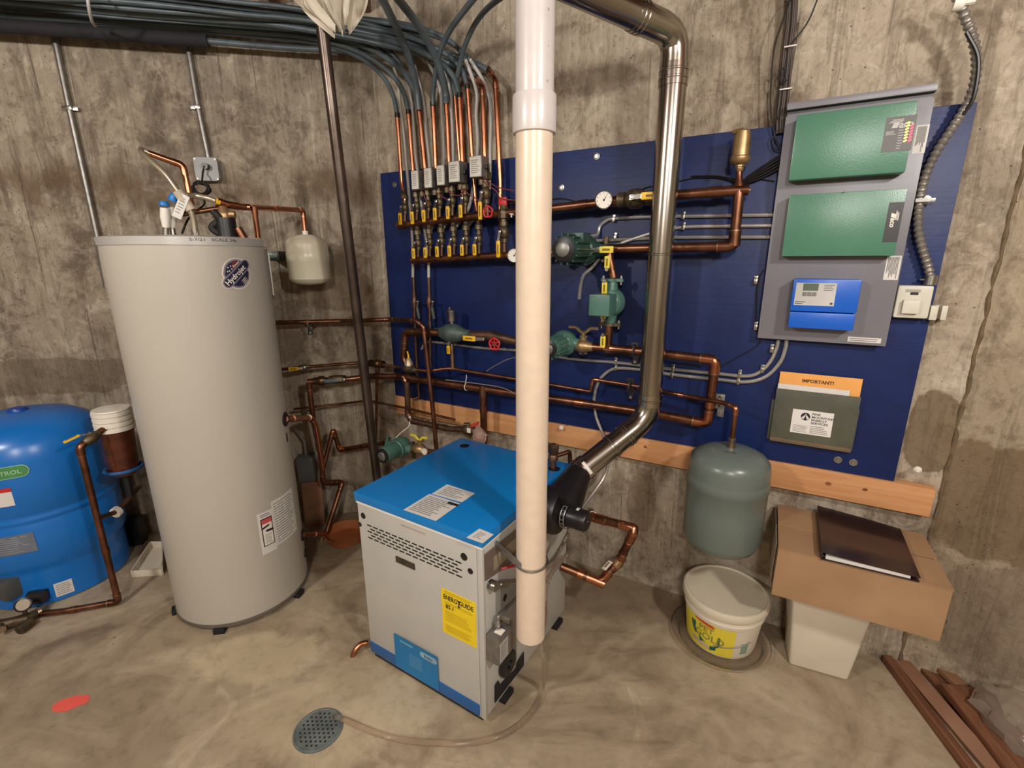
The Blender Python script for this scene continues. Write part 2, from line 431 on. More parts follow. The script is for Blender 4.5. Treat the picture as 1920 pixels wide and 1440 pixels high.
def mkobj(name, bm, m, M, parent, ang=38):
    bmesh.ops.recalc_face_normals(bm, faces=bm.faces[:]) if len(bm.faces) < 60000 else None
    me = bpy.data.meshes.new(name); bm.to_mesh(me); bm.free()
    me.transform(M.inverted()); me.materials.append(m)
    me.shade_smooth(); me.set_sharp_from_angle(angle=R(ang))
    o = bpy.data.objects.new(name, me); C.objects.link(o)
    if parent: o.parent = parent
    else: o.matrix_world = M
    return o
class Thing:
    def __init__(s, name, label, cat, M, group=None):
        s.M = M; s.e = bpy.data.objects.new(name, None); C.objects.link(s.e); s.e.matrix_world = M
        s.e.empty_display_size = .05; s.e['label'] = label; s.e['category'] = cat
        if group: s.e['group'] = group
    def part(s, name, bm, m, parent=None, label=None, kind=None, ang=38):
        o = mkobj(name, bm, m, s.M, parent or s.e, ang)
        if label: o['label'] = label
        if kind: o['kind'] = kind
        return o
def single(name, label, cat, bm, m, M, group=None, kind=None, ang=38):
    o = mkobj(name, bm, m, M, None, ang); o['label'] = label; o['category'] = cat
    if group: o['group'] = group
    if kind: o['kind'] = kind
    return o
def struct(name, bm, m, M=Matrix.Identity(4)):
    o = mkobj(name, bm, m, M, None); o['kind'] = 'structure'; return o

# ------------------------------------------------------------------ the room
ZC = 2.66
WLm = concrete_wall('concrete_left', light=(188,176,158), mid=(158,145,126), dark=(118,104,88), streak=.7, joint=1.86, seam=.155,
    patches=((-1.75,.93,.55,.10,(104,90,70),.6), (-.9,1.05,.5,.12,(110,94,74),.5), (-.28,1.36,.2,.14,(112,94,72),.6)))
WBm = concrete_wall('concrete_back', light=(196,184,164), mid=(172,158,138), dark=(132,117,98), streak=.45, seam=.24,
    patches=((.93,.93,.08,.15,(112,92,66),.8), (-.02,.42,.07,.16,(120,102,78),.55), (.28,.58,.10,.12,(118,100,74),.35)))
WRm = concrete_wall('concrete_right', light=(184,170,146), mid=(158,143,120), dark=(122,106,86), streak=.15, seam=5.,
    patches=((.42,1.15,.22,.30,(112,90,62),.8), (.20,.72,.30,.22,(110,90,64),.8), (.35,.30,.35,.24,(126,110,92),.7)))
def wall(name, M, x0, x1, m, th=.2):
    b = bm_new(); box(b, M, x0, x1, 0, th, -.05, ZC+.24); return struct(name, b, m, M)
MLW = FL(CORN); MBW = FB(P0); MRW = frame(XR, NR, SEAM)
wall('wall_left', MLW, -3.4, 0., WLm)
wall('wall_back', MBW, -1.49, .985, WBm)
wall('wall_right', MRW, 0., 2.6, WRm)
PLAIN = concrete_wall('concrete_plain', streak=.3, seam=.3)
eL = CORN + XL*(-3.4); eR = SEAM + XR*2.6
def wall2(name, a, b_):
    d = (b_-a); ln = d.length; X = d.normalized(); N = Vector((X.y, -X.x, 0))
    M = frame(X, N, a); b = bm_new(); box(b, M, -.1, ln+.1, 0, .2, -.05, ZC+.24); struct(name, b, PLAIN, M)
wall2('wall_far_left', Vector((eL.x, -2.9, 0)), eL)
wall2('wall_far_right', eR, Vector((eR.x, -2.9, 0)))
wall2('wall_front', Vector((eR.x, -2.9, 0)), Vector((eL.x, -2.9, 0)))
b = bm_new(); box(b, None, eL.x-.3, eR.x+.3, -3.2, 3.4, -.12, 0); struct('floor', b, FLOORM)
b = bm_new(); box(b, None, eL.x-.3, eR.x+.3, -3.2, 3.4, ZC+.24, ZC+.27); ceil = struct('ceiling', b, JOIST)
jm = None
for k in range(-10, 9):
    b = bm_new(); x = k*.406+.12; box(b, None, x-.019, x+.019, -2.9, 3.3, ZC, ZC+.24)
    o = mkobj('joist', b, JOIST, Matrix.Identity(4), ceil)
# rough concrete seam where the right wall starts
b = bm_new()
pts = [SEAM + NR*(-.001+.003*math.sin(k*2.1)) + XR*(.002*math.sin(k*.9)+.0015*math.sin(k*2.3)) + Vector((0, 0, k*.03)) for k in range(0, 88)]
sweep(b, pts, lambda i: .006+.0012*math.sin(i*1.7), 8); struct('trim_1', b, mat('seam_grit', (112, 94, 70), .95, var=.2, scale=30, bump=.6), MRW)

# ------------------------------------------------------------------ backboard, ledger
BO = .032                                                        # front of the plywood from the wall
def rect_from(x0, y0, x1, y1, o):
    a, c = wb(x0, y0, o), wb(x1, y1, o); return sB(a), sB(c), c.z, a.z
t = Thing('plywood_backboard', 'navy blue painted plywood sheet fixed to the concrete wall behind the pipes', 'board', FB(B(-1.455, 0, .745)))
b = bm_new(); box(b, FB(P0), -1.455, .848, -BO, -.008, .745, 1.933, .002); pb = t.part('plywood_sheet', b, BOARDM)
for (x, y) in ((740, 346), (1119, 293), (1053, 352), (1736, 375), (1571, 862), (1600, 867), (751, 600)):
    b = bm_new(); M = FB(wb(x, y, BO)); lathe(b, M @ Matrix.Rotation(R(90), 4, 'X'), [(.013, 0), (.013, .002), (.007, .003), (.006, .005), (0, .005)], 14)
    t.part('fixing_washer', b, STEEL)
t = Thing('ledger_board', 'knotty pine ledger board screwed to the wall below the blue backboard', 'board', FB(B(-1.4, 0, .64)))
b = bm_new(); box(b, FB(P0), -1.45, .96, -.040, 0, .640, .744, .002); t.part('plank', b, LEDGER)
for (x, y, rr) in ((1553, 907, .010), (1622, 918, .008), (1210, 838, .008), (1297, 856, .009), (897, 792, .007), (1062, 797, .006)):
    b = bm_new(); q = wb(x, y, .0405); disc(b, FB(q), 0, 0, rr, .0004, 14, rr*.75); disc(b, FB(q), 0, 0, rr*.5, .0008, 10, rr*.35); t.part('knot', b, mat('knot_brown', (148, 92, 52), .6, scale=60, col2=(110, 62, 32)))
for (x, y) in ((1718, 877), (1055, 800)):
    b = bm_new(); M = FB(wb(x, y, .04)); lathe(b, M @ Matrix.Rotation(R(90), 4, 'X'), [(.004, 0), (.004, .012), (.011, .014), (.012, .020), (.006, .026), (0, .026)], 12)
    t.part('screw_head', b, WHITE)

# ------------------------------------------------------------------ water heater
HX, HY, HR, HH = -1.26, 1.92, .27, 1.581
t = Thing('water_heater', 'tall beige grey cylindrical water heater with round badge, standing on the floor', 'water heater', FW((HX, HY, 0)))
MH = FW((HX, HY, 0))
b = bm_new(); lathe(b, MH, [(.262, .026), (HR, .028), (HR, 1.558)], 72, caps=False); shell = t.part('shell', b, HEATER)
b = bm_new(); lathe(b, MH, [(HR-.004, 1.552), (HR+.004, 1.554), (HR+.005, HH), (HR-.004, HH+.003), (.2, HH+.008), (0, HH+.01)], 72); t.part('top_rim', b, mat('rim_silver', (196, 194, 190), .35, .35, var=.04))
b = bm_new(); lathe(b, MH, [(.2, .012), (.268, .014), (HR+.003, .02), (HR+.003, .034), (HR-.004, .036)], 72); t.part('base_ring', b, mat('base_ring_grey', (104, 96, 86), .6))
for a in (236, 172, 100, 40, 300):
    b = bm_new(); M = FH((HX+math.sin(R(a))*.262, HY+math.cos(R(a))*.262, 0), a-90)
    box(b, M, -.022, .022, -.026, .02, 0, .022, .003); t.part('foot', b, RUBBER)
# vertical seam
az, z = cylhit(497, 470, HX, HY, HR); CM = cylmap(HX, HY, HR, az)
b = bm_new()
box(b, CM, -.006, .006, -.006, .0, 1.34, 1.545)
t.part('thermostat_cover', b, mat('cover_brown', (84, 72, 62), .5))
b = bm_new(); box(b, CM, .008, .018, -.012, .0, 1.36, 1.53); t.part('conduit_strip', b, GALV)
# badge
az, z = cylhit(445, 513, HX, HY, HR); CM = cylmap(HX, HY, HR, az)
NAVY = mat('badge_navy', (30, 32, 62), .5); SILV = mat('badge_silver', (128, 126, 138), .45); MAROON = mat('badge_maroon', (112, 42, 50), .5)
def pill(bm, M, x, z, hl, r, rot, off, seg=10):
    c, s = math.cos(rot), math.sin(rot); P = []
    for k in range(seg+1): a = -math.pi/2+math.pi*k/seg; P.append((hl+math.cos(a)*r, math.sin(a)*r))
    for k in range(seg+1): a = math.pi/2+math.pi*k/seg; P.append((-hl+math.cos(a)*r, math.sin(a)*r))
    if callable(M) and hl+r > .012: return strips(bm, M, [(x+p*c-q*s, z+p*s+q*c) for p, q in P], off)
    bm.faces.new([bm.verts.new(ap(M, (x+p*c-q*s, -off, z+p*s+q*c))) for p, q in P])
b = bm_new(); disc(b, CM, 0, z, .057, .0008, 30); pill(b, CM, -.002, z, .050, .022, R(40), .0008); badge = t.part('badge', b, mat('badge_edge', (222, 212, 200), .5), shell, label='white edge of the round badge')
b = bm_new(); disc(b, CM, 0, z, .052, .0012, 30); pill(b, CM, -.002, z, .050, .018, R(40), .0012)
badge2 = mkobj('badge_print', b, SILV, t.M, shell)
b = bm_new(); disc(b, CM, 0, z, .046, .0018, 30)
mkobj('badge_print', b, NAVY, t.M, shell)
b = bm_new()
P = [(math.cos(R(a))*.045, z+math.sin(R(a))*.045) for a in range(45, 125, 8)] + [(-.014, z+.014)]
strips(b, CM, P, .0022); mkobj('badge_print', b, MAROON, t.M, shell)
b = bm_new(); pill(b, CM, -.002, z, .050, .019, R(40), .0026); mkobj('badge_print', b, SILV, t.M, shell)
b = bm_new(); pill(b, CM, -.002, z, .050, .0145, R(40), .0030); mkobj('badge_print', b, NAVY, t.M, shell)
b = bm_new(); text(b, CM, 'Hydrojet', -.008, z-.006, .027, .0036, bold=.02, rot=R(40)); text(b, CM, 'Power', -.002, z+.034, .0125, .0036, bold=.02, rot=R(40))
for k, (x, q) in enumerate(((-.034, .022), (-.024, .027), (-.03, .010), (-.020, .017), (-.037, .008))): disc(b, CM, x, z+q, .0026, .0036, 6)
for k in range(4): pill(b, CM, .020+k*.0035, z-.020-k*.005, .014, .0012, R(40), .0036, 4)
mkobj('badge_lettering', b, WHITE, t.M, shell)
# rating and warning stickers
az0, zt = cylhit(481, 966, HX, HY, HR); az1, _ = cylhit(519, 1020, HX, HY, HR); az2, _ = cylhit(556, 985, HX, HY, HR)
azm = az1; CM = cylmap(HX, HY, HR, az1)
xa = -(az0-az1)*HR; xb = -(az2-az1)*HR
_, zb = cylhit(497, 1040, HX, HY, HR); _, zt2 = cylhit(520, 930, HX, HY, HR)
b = bm_new(); patch(b, CM, xa, 0, zb, zt, .0008, 4); patch(b, CM, 0.001, xb, zb+.012, zt+.030, .0008, 6); t.part('data_sticker', b, PAPER, shell)
b = bm_new(); x0, x1 = xa+.010, -.006
patch(b, CM, x0, x1, zb+.035, zt-.028, .0012, 4); mkobj('sticker_border', b, INK, t.M, shell)
b = bm_new(); patch(b, CM, x0+.004, x1-.004, zb+.039, zt-.032, .0018, 4); mkobj('sticker_field', b, WHITE, t.M, shell)
b = bm_new(); patch(b, CM, x0+.004, x1-.004, zt-.052, zt-.032, .0022, 4); mkobj('sticker_heading', b, mat('sticker_red', (206, 84, 84), .6), t.M, shell)
b = bm_new(); zz = zt-.075; pill(b, CM, (x0+x1)/2-.008, zz+.008, .016, .004, R(15), .0024); pill(b, CM, (x0+x1)/2+.008, zz-.012, .014, .005, R(-5), .0024); mkobj('sticker_picture', b, INK, t.M, shell)
b = bm_new(); lines(b, CM, x0+.01, x1-.01, zb+.045, zt-.10, 7, .0024, .3, nx=2); lines(b, CM, .008, xb-.006, zb+.02, zt+.02, 16, .0014, .3, nx=3); lines(b, CM, xa+.012, -.01, zt-.022, zt-.006, 2, .0014, .4, nx=2)
mkobj('sticker_print', b, GREYINK, t.M, shell)
az, z = cylhit(537, 820, HX, HY, HR-.002); CM = cylmap(HX, HY, HR, az)
b = bm_new(); patch(b, CM, -.008, .008, z-.02, z+.02, .001, 2); t.part('small_sticker', b, mat('sticker_brown', (72, 56, 50), .6), shell)
az, z = cylhit(402, 446, HX, HY, HR+.005); CM = cylmap(HX, HY, HR+.0055, az)
b = bm_new(); text(b, CM, 'S-7/21   SCALE 24y', 0, z-.007, .014, .0008, sx=1.4); t.part('handwriting', b, mat('pencil', (84, 78, 80), .8), shell)
# ports on the right-hand side, with black grommets
def port(px, py, rr, r):
    az, z = cylhit(px, py, HX, HY, HR-.001); d = Vector((math.sin(az), math.cos(az), 0)); p = Vector((HX, HY, z))+d*HR
    M = Matrix((d.orthogonal().normalized(), d.cross(d.orthogonal().normalized()), d)).transposed().to_4x4(); M.translation = p
    b = bm_new(); lathe(b, M, [(rr, -.004), (rr, .004), (rr*.8, .007), (0, .007)], 18); t.part('port_grommet', b, RUBBER); return p, d
port(534, 786, .032, .02); port(566, 1003, .028, .02); port(571, 1037, .020, .02)
HTOP = HH+.01


# ------------------------------------------------------------------ boiler
BW, BD, BZ, BT = .546, .605, .676, .707
FRc = Vector((-.089, 1.240, 0))
MF = FH(FRc - heading(122)*BW, 122); MS = FH(FRc, 32)
def bf(x, y, o=0.):                                              # photo direction -> point on the front panel (x, z)
    v = MF.inverted() @ onplane(x, y, FRc + heading(212)*o, heading(212)); return v.x, v.z
def bs(x, y, o=0.): return onplane(x, y, FRc + heading(122)*o, heading(122))
def bsl(x, y, o=0.): v = MS.inverted() @ bs(x, y, o); return v.x, v.z
t = Thing('boiler', 'boxy grey boiler with bright blue lid and blue kick strip on the floor', 'boiler', MF)
b = bm_new(); box(b, MF, .004, BW-.004, .002, BD-.003, .018, BZ-.002, .003); body = t.part('casing', b, PANEL)
b = bm_new(); box(b, MF, .002, BW-.020, -.006, .004, .022, BZ-.006, .003); front = t.part('front_panel', b, PANEL)
b = bm_new(); box(b, MF, BW-.019, BW+.001, -.005, .006, .02, BZ-.006, .002); t.part('corner_post', b, PANEL)
b = bm_new(); box(b, MF, -.010, BW+.004, -.008, BD+.004, BZ-.004, BT, .004); lid = t.part('lid', b, LID)
b = bm_new(); box(b, MF, -.001, BW+.003, -.008, BD, BZ-.010, BZ-.003); t.part('lid_trim', b, WHITE)
b = bm_new(); box(b, MF, .004, BW-.022, -.010, .0, .028, .074, .003); t.part('kick_strip', b, STRIP)
b = bm_new(); box(b, MF, .01, BW-.02, .004, .03, .0, .026); t.part('plinth', b, BLACK)
for x, y in ((.05, .1), (.05, .52), (BW-.03, .12), (BW-.03, .52)):
    b = bm_new(); box(b, MF, x-.03, x+.045, y-.03, y+.03, 0, .02, .003); t.part('foot', b, RUBBER)
b = bm_new(); x0, zt = bf(695, 984); x1, _ = bf(862, 1052); _, zb = bf(697, 1010)
x1 -= .0; n = 13; dx = (x1-x0)/n
for r in range(5):
    z = zt - r*.0125
    for k in range(n+(1 if r % 2 == 0 else 0)):
        x = x0 + dx*(k+(.0 if r % 2 == 0 else .5)); pill(b, MF, x, z, .0095, .0028, 0, .0064, 5)
t.part('vent_slots', b, INK, front, kind='stuff')
for (x, y, r) in ((681, 967, .0105), (675, 983, .008), (870, 1044, .0115), (882, 1071, .009)):
    b = bm_new(); X, Z = bf(x, y, .006); M = MF @ Matrix.Translation((X, -.006, Z))
    lathe(b, M @ Matrix.Rotation(R(90), 4, 'X'), [(r*1.15, 0), (r*1.1, .0012), (r*.9, .0014), (r*.85, .0006), (0, .0006)], 16); t.part('round_hole', b, BLACK, front)
x0, z0 = bf(743, 1050, .006); x1, _ = bf(778, 1058, .006)
b = bm_new(); box(b, MF, x0, x1, -.009, -.006, z0-.006, z0+.018, .001); npl = t.part('name_plate', b, DBRASS, front)
b = bm_new(); box(b, MF, x0+.004, x1-.004, -.0095, -.009, z0-.002, z0+.014); mkobj('plate_field', b, mat('plate_dark', (62, 58, 52), .5), t.M, front)
b = bm_new(); text(b, MF, 'Boiler', (x0+x1)/2, z0+.006, .014, .010, bold=.02, shear=.3, sx=1.2); mkobj('plate_lettering', b, DBRASS, t.M, front)
x0, z0 = bf(752, 984, .006); x1, _ = bf(798, 996, .006)
b = bm_new(); patch(b, MF @ Matrix.Translation((0, -.006, 0)), x0, x1, z0-.003, z0+.004); t.part('faint_sticker', b, mat('faint_sticker', (178, 162, 150), .6), front)
# efficiency label
x0, z1 = bf(827, 1101, .006); x1, _ = bf(892, 1130, .006); _, z0 = bf(832, 1184, .006)
MFF = MF @ Matrix.Translation((0, -.006, 0))
b = bm_new(); patch(b, MFF, x0, x1, z0, z1); eg = t.part('energy_label', b, mat('label_yellow', (236, 206, 30), .55, var=.02), front)
lw, lh = x1-x0, z1-z0; xm = (x0+x1)/2
b = bm_new(); text(b, MFF, 'ENERG', x0+lw*.27, z1-lh*.17, lw*.175, .0016, bold=.02, sx=.76); text(b, MFF, 'GUIDE', x0+lw*.73, z1-lh*.17, lw*.175, .0016, bold=.02, sx=.80)
v = [(xm+.001, z1-lh*.12), (xm+.010, z1-lh*.12), (xm+.005, z1-lh*.16), (xm+.005, z1-lh*.25), (xm+.010, z1-lh*.25), (xm+.003, z1-lh*.29), (xm-.004, z1-lh*.25), (xm+.001, z1-lh*.25), (xm+.001, z1-lh*.16), (xm-.006, z1-lh*.12)]
b.faces.new([b.verts.new(ap(MFF, (p, -.0016, q))) for p, q in v])
text(b, MFF, '85.1', x0+lw*.25, z1-lh*.37, lw*.15, .0016, bold=.02)
mkobj('label_lettering', b, INK, t.M, front)
b = bm_new(); OCH = mat('label_ochre', (176, 146, 20), .6)
lines(b, MFF, x0+lw*.1, x1-lw*.1, z1-lh*.09, z1-lh*.02, 2, .0014, .3); lines(b, MFF, x0+lw*.1, x1-lw*.06, z1-lh*.32, z1-lh*.26, 2, .0014, .3, .1)
lines(b, MFF, x0+lw*.1, x1-lw*.12, z0+lh*.30, z0+lh*.54, 6, .0014, .25); lines(b, MFF, x0+lw*.1, x1-lw*.08, z0+lh*.06, z0+lh*.22, 5, .0014, .3)
mkobj('label_print', b, OCH, t.M, front)
# blue maker's sticker running down over the strip
x0, z1 = bf(739, 1186, .008); x1, _ = bf(821, 1233, .008); z0 = .034
MFG = MF @ Matrix.Translation((0, -.0105, 0))
b = bm_new(); patch(b, MFG, x0, x1, z0, z1, .0006); t.part('maker_sticker', b, mat('sticker_blue', (20, 118, 176), .5, var=.05), front)
b = bm_new(); lw = x1-x0; pill(b, MFG, x1-lw*.2, z1-.024, lw*.13, .012, 0, .0012); mkobj('sticker_badge', b, mat('pale_blue', (150, 188, 206), .5), t.M, front)
b = bm_new(); text(b, MFG, 'Boiler', x1-lw*.2, z1-.025, .016, .0018, bold=.02); mkobj('sticker_lettering', b, STRIP, t.M, front)
b = bm_new(); lines(b, MFG, x0+lw*.35, x0+lw*.68, z0+.04, z1-.05, 6, .0012, .25, .2); lines(b, MFG, x0+lw*.15, x0+lw*.5, z1-.025, z1-.008, 1, .0012, .5); mkobj('sticker_print', b, mat('print_blue', (120, 170, 200), .5), t.M, front)
# lid stickers
ML = MF @ Matrix.Translation((0, 0, BT)) @ Matrix.Rotation(R(-90), 4, 'X')
def lidquad(name, P, m, off=.0012):
    b = bm_new(); b.faces.new([b.verts.new(gz(x, y, BT+off)) for x, y in P]); return t.part(name, b, m, lid)
lidquad('lid_sticker', ((838, 908), (891, 925), (866, 942), (809, 926)), PAPER)
lidquad('lid_sticker', ((805, 926), (863, 944), (817, 977), (756, 956)), PAPER)
lidquad('lid_sticker', ((899, 991), (926, 1002), (905, 1019), (874, 1008)), PAPER)
lidquad('sticker_block', ((842, 940), (861, 946), (857, 949.5), (838, 943.5)), INK, .0020)
b = bm_new()
def lidlines(P, n, e=.12):
    A, B_, C_, D = [gz(x, y, BT+.0018) for x, y in P]
    for k in range(n):
        s0, s1 = e+(1-2*e)*(k+.2)/n, e+(1-2*e)*(k+.55)/n; f = 1-e-random.random()*.3
        q = [A.lerp(D, s).lerp(B_.lerp(C_, s), u) for s, u in ((s0, e), (s0, f), (s1, f), (s1, e))]
        b.faces.new([b.verts.new(p) for p in q])
lidlines(((838, 908), (891, 925), (866, 942), (809, 926)), 6); lidlines(((805, 926), (863, 944), (817, 977), (756, 956)), 11, .08); lidlines(((899, 991), (926, 1002), (905, 1019), (874, 1008)), 5, .2)
mkobj('sticker_print', b, GREYINK, t.M, lid)
for (x, y, r) in ((871, 836, .021), (1039, 879, .024)):
    b = bm_new(); M = FW(gz(x, y, BT)); lathe(b, M, [(r, 0), (r, .0008), (r*.9, .001), (0, .001)], 20); t.part('lid_hole', b, BLACK, lid)
# right side: recess, hole, openings
MSO = MS @ Matrix.Translation((0, .002, 0))
def sidepoly(name, P, m, o=.0015, parent=None):
    b = bm_new(); prism(b, MS, [bsl(x, y) for x, y in P], -o, .001); return t.part(name, b, m, parent or body)
sidepoly('gauge_recess', ((909, 1040), (1000, 966), (1000, 1028), (909, 1090)), mat('recess_brown', (112, 98, 88), .5))
sidepoly('gauge_plate', ((925, 1044), (966, 1008), (966, 1030), (925, 1070)), mat('plate_tan', (150, 138, 116), .5), .0025)
sidepoly('lower_opening', ((928, 1286), (928, 1318), (982, 1247), (982, 1222), (972, 1238), (966, 1252), (938, 1284), (934, 1276)), INK)
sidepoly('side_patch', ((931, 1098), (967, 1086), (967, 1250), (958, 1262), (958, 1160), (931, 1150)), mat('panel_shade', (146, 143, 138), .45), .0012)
b = bm_new(); X, Z = bsl(946, 1120); disc(b, MS, X, Z, .011, .002, 14, .013); t.part('side_hole', b, INK, body)
b = bm_new(); X, Z = bsl(949, 1242); lathe(b, MS @ Matrix.Translation((X, 0, Z)) @ Matrix.Rotation(R(90), 4, 'X'), [(.046, 0), (.046, .012), (.040, .016), (.016, .016), (.014, .006), (0, .006)], 26); t.part('burner_port', b, BLACK)
# control box with knock-outs, sticker and connector
X0, Z1 = bsl(914, 1170, .03); X1, _ = bsl(958, 1160, .045)
X, Z = bsl(938, 1205, .03)
b = bm_new(); box(b, MS, X-.040, X+.040, -.052, 0, Z-.052, Z+.048, .007); cb = t.part('control_box', b, GALV)
b = bm_new(); box(b, MS, X-.036, X+.010, -.0535, -.052, Z-.04, Z+.03); mkobj('box_label', b, mat('box_label_grey', (170, 168, 164), .6), t.M, cb)
b = bm_new(); lines(b, MS @ Matrix.Translation((0, -.0535, 0)), X-.032, X+.006, Z-.034, Z+.026, 9, .0005, .3); mkobj('box_print', b, GREYINK, t.M, cb)
b = bm_new(); box(b, MS, X-.018, X+.008, -.045, -.018, Z+.048, Z+.0495); mkobj('box_label', b, WHITE, t.M, cb)
b = bm_new(); lathe(b, MS @ Matrix.Translation((X+.004, -.020, Z+.048)), [(.013, 0), (.013, .008), (.009, .009), (.009, .018), (.012, .019), (.012, .026), (.006, .027)], 10); t.part('conduit_connector', b, STEEL, cb)
ca = MS @ Vector((X+.004, -.020, Z+.072))
b = bm_new(); sweep(b, fillet([ca, ca+Vector((0, 0, .02)), bs(968, 1122, .02), bs(1000, 1095, .02)], .03), .0065, 8); t.part('conduit', b, GALV, cb)
# upper fitting
b = bm_new(); p = bs(925, 1098, .012); q = bs(1005, 1085, .03)
sweep(b, [p, q], .008, 10); sweep(b, [p+heading(302)*.012, p+heading(122)*.012], .017, 10); sweep(b, [p.lerp(q, .12), p.lerp(q, .28)], .012, 6); t.part('fitting', b, STEEL)
b = bm_new(); sweep(b, [bs(940, 1066, .0), bs(948, 1064, .012), bs(985, 1056, .015)], .005, 8); t.part('red_wire', b, RED)
# draft inducer on the back right corner
IN = bs(1046, 958, .07)
MI = FH(IN, 32)
b = bm_new(); lathe(b, MI @ Matrix.Rotation(R(90), 4, 'X'), [(.03, -.065), (.078, -.06), (.085, -.035), (.085, .0), (.078, .014), (.05, .02), (.03, .02), (0, .02)], 30); ind = t.part('inducer_housing', b, BLACK)
mo = bs(1068, 968, .115); md = heading(122)
zv = Vector((0, 0, 1)); MM = Matrix((zv.cross(md), zv, md)).transposed().to_4x4(); MM.translation = mo
b = bm_new(); lathe(b, MM, [(.036, -.03), (.037, .004), (.037, .062), (.033, .068), (.008, .069), (.006, .073), (0, .073)], 28); t.part('inducer_motor', b, BLACK)
b = bm_new(); box(b, MM, -.008, .008, .036, .038, .018, .036, .001); t.part('motor_label', b, WHITE)
b = bm_new()
for k in range(11):
    a = R(20+k*22); 
    if k < 10:
        a2 = R(20+(k+1)*22)
        sweep(b, [MM @ Vector((math.cos(a)*.044, math.sin(a)*.044, -.004)), MM @ Vector((math.cos(a2)*.044, math.sin(a2)*.044, -.004))], .0022, 5)
        sweep(b, [MM @ Vector((math.cos(a)*.044, math.sin(a)*.044, -.018)), MM @ Vector((math.cos(a2)*.044, math.sin(a2)*.044, -.018))], .0022, 5)
    sweep(b, [MM @ Vector((math.cos(a)*.044, math.sin(a)*.044, -.004)), MM @ Vector((math.cos(a)*.044, math.sin(a)*.044, -.018))], .0018, 5)
t.part('cooling_ring', b, GALV)
VO = bs(1088, 884, .065)
b = bm_new(); up_ = (VO-IN).normalized()
sweep(b, [IN+Vector((0, 0, .0)), IN.lerp(VO, .45), IN.lerp(VO, .75), VO-up_*.01], lambda i: (.078, .064, .052, .047)[min(i, 3)], 24); t.part('inducer_neck', b, BLACK)
b = bm_new(); sweep(b, resample(spline([bs(1066, 1000, .09), bs(1050, 1030, .08), bs(1034, 1052, .03), bs(1020, 1062, 0)]), .003), lambda i: .007+.0016*(i % 2), 8); t.part('flexible_conduit', b, STEEL)
# drain stub on the left side
p = MF @ Vector((-.0, .06, .10))
b = bm_new(); a0 = gy(690, 1205, 1.56)
sweep(b, fillet([a0, gy(676, 1207, 1.55), gy(664, 1222, 1.53), gy(660, 1236, 1.52)], .02), .010, 12); t.part('drain_stub', b, COPPER)
# relief valve by the back right hole of the lid
p = gz(1037, 876, BT)
b = bm_new(); lathe(b, FW(p), [(.013, 0), (.013, .03), (.019, .032), (.019, .05), (.015, .055), (.020, .062), (.022, .09), (.012, .098), (0, .098)], 14); t.part('relief_valve', b, DULLCOP, label='relief valve standing at the back of the lid')
q = p+Vector((0, 0, .045))
b = bm_new(); sweep(b, fillet([q, gy(1058, 850, q.y+.02), gy(1068, 846, q.y+.03), gy(1070, 882, q.y+.04)], .015), .009, 10); t.part('relief_pipe', b, OLDCOP)
b = bm_new(); v = q+Vector((0, 0, .05)); sweep(b, [v-XB*.012, v+XB*.022+Vector((0, 0, .004))], .003, 6); t.part('relief_lever', b, STEEL)

# ------------------------------------------------------------------ combustion air drop (cream PVC) and clear hose
PX, PY, PR = .056, 1.257, .0455
t = Thing('plastic_drop_pipe', 'large vertical cream and white plastic pipe hanging beside the boiler, coupling near its top', 'pipe', FW((PX, PY, .343)))
def zat(y, X=PX, Y=PY):                                          # height on the vertical line through (X, Y) seen at photo row y
    lo, hi = 0., 2.8
    for _ in range(40):
        mid = (lo+hi)/2; d = Vector((X, Y, mid))-O; yy = 720-F_PX*d.dot(UX)/d.dot(fw)
        if yy > y: lo = mid
        else: hi = mid
    return lo
zc0, zc1 = zat(252), zat(180)
MP = FW((PX, PY, 0))
b = bm_new(); lathe(b, MP, [(PR, .343), (PR, zc0+.01)], 40, caps=False); lathe(b, MP, [(PR*.9, .343), (PR*.9, zc0)], 40, caps=False)
r0 = [MP @ Vector((math.cos(2*math.pi*i/40)*PR*s_, math.sin(2*math.pi*i/40)*PR*s_, .343)) for s_ in (1, .9) for i in range(40)]
grid_faces(b, [r0[:40], r0[40:]], True, False); t.part('lower_pipe', b, PVC, label='cream lower length')
b = bm_new(); lathe(b, MP, [(PR+.0005, zc0), (PR+.006, zc0+.001), (PR+.007, zc0+.006), (PR+.007, zc1-.004), (PR+.006, zc1), (PR, zc1)], 40); t.part('coupling', b, WPVC, label='white coupling')
b = bm_new(); lathe(b, MP, [(PR, zc1-.01), (PR, ZC+.1)], 40); t.part('upper_pipe', b, WPVC, label='white upper length')
b = bm_new()
for k in range(9): text(b, cylmap(PX, PY, PR, R(142)), '%s' % '= - = - - ='[k % 5], 0, zc1+.02+k*.035, .012, .0006, rot=R(90))
t.part('pipe_print', b, GREYINK)
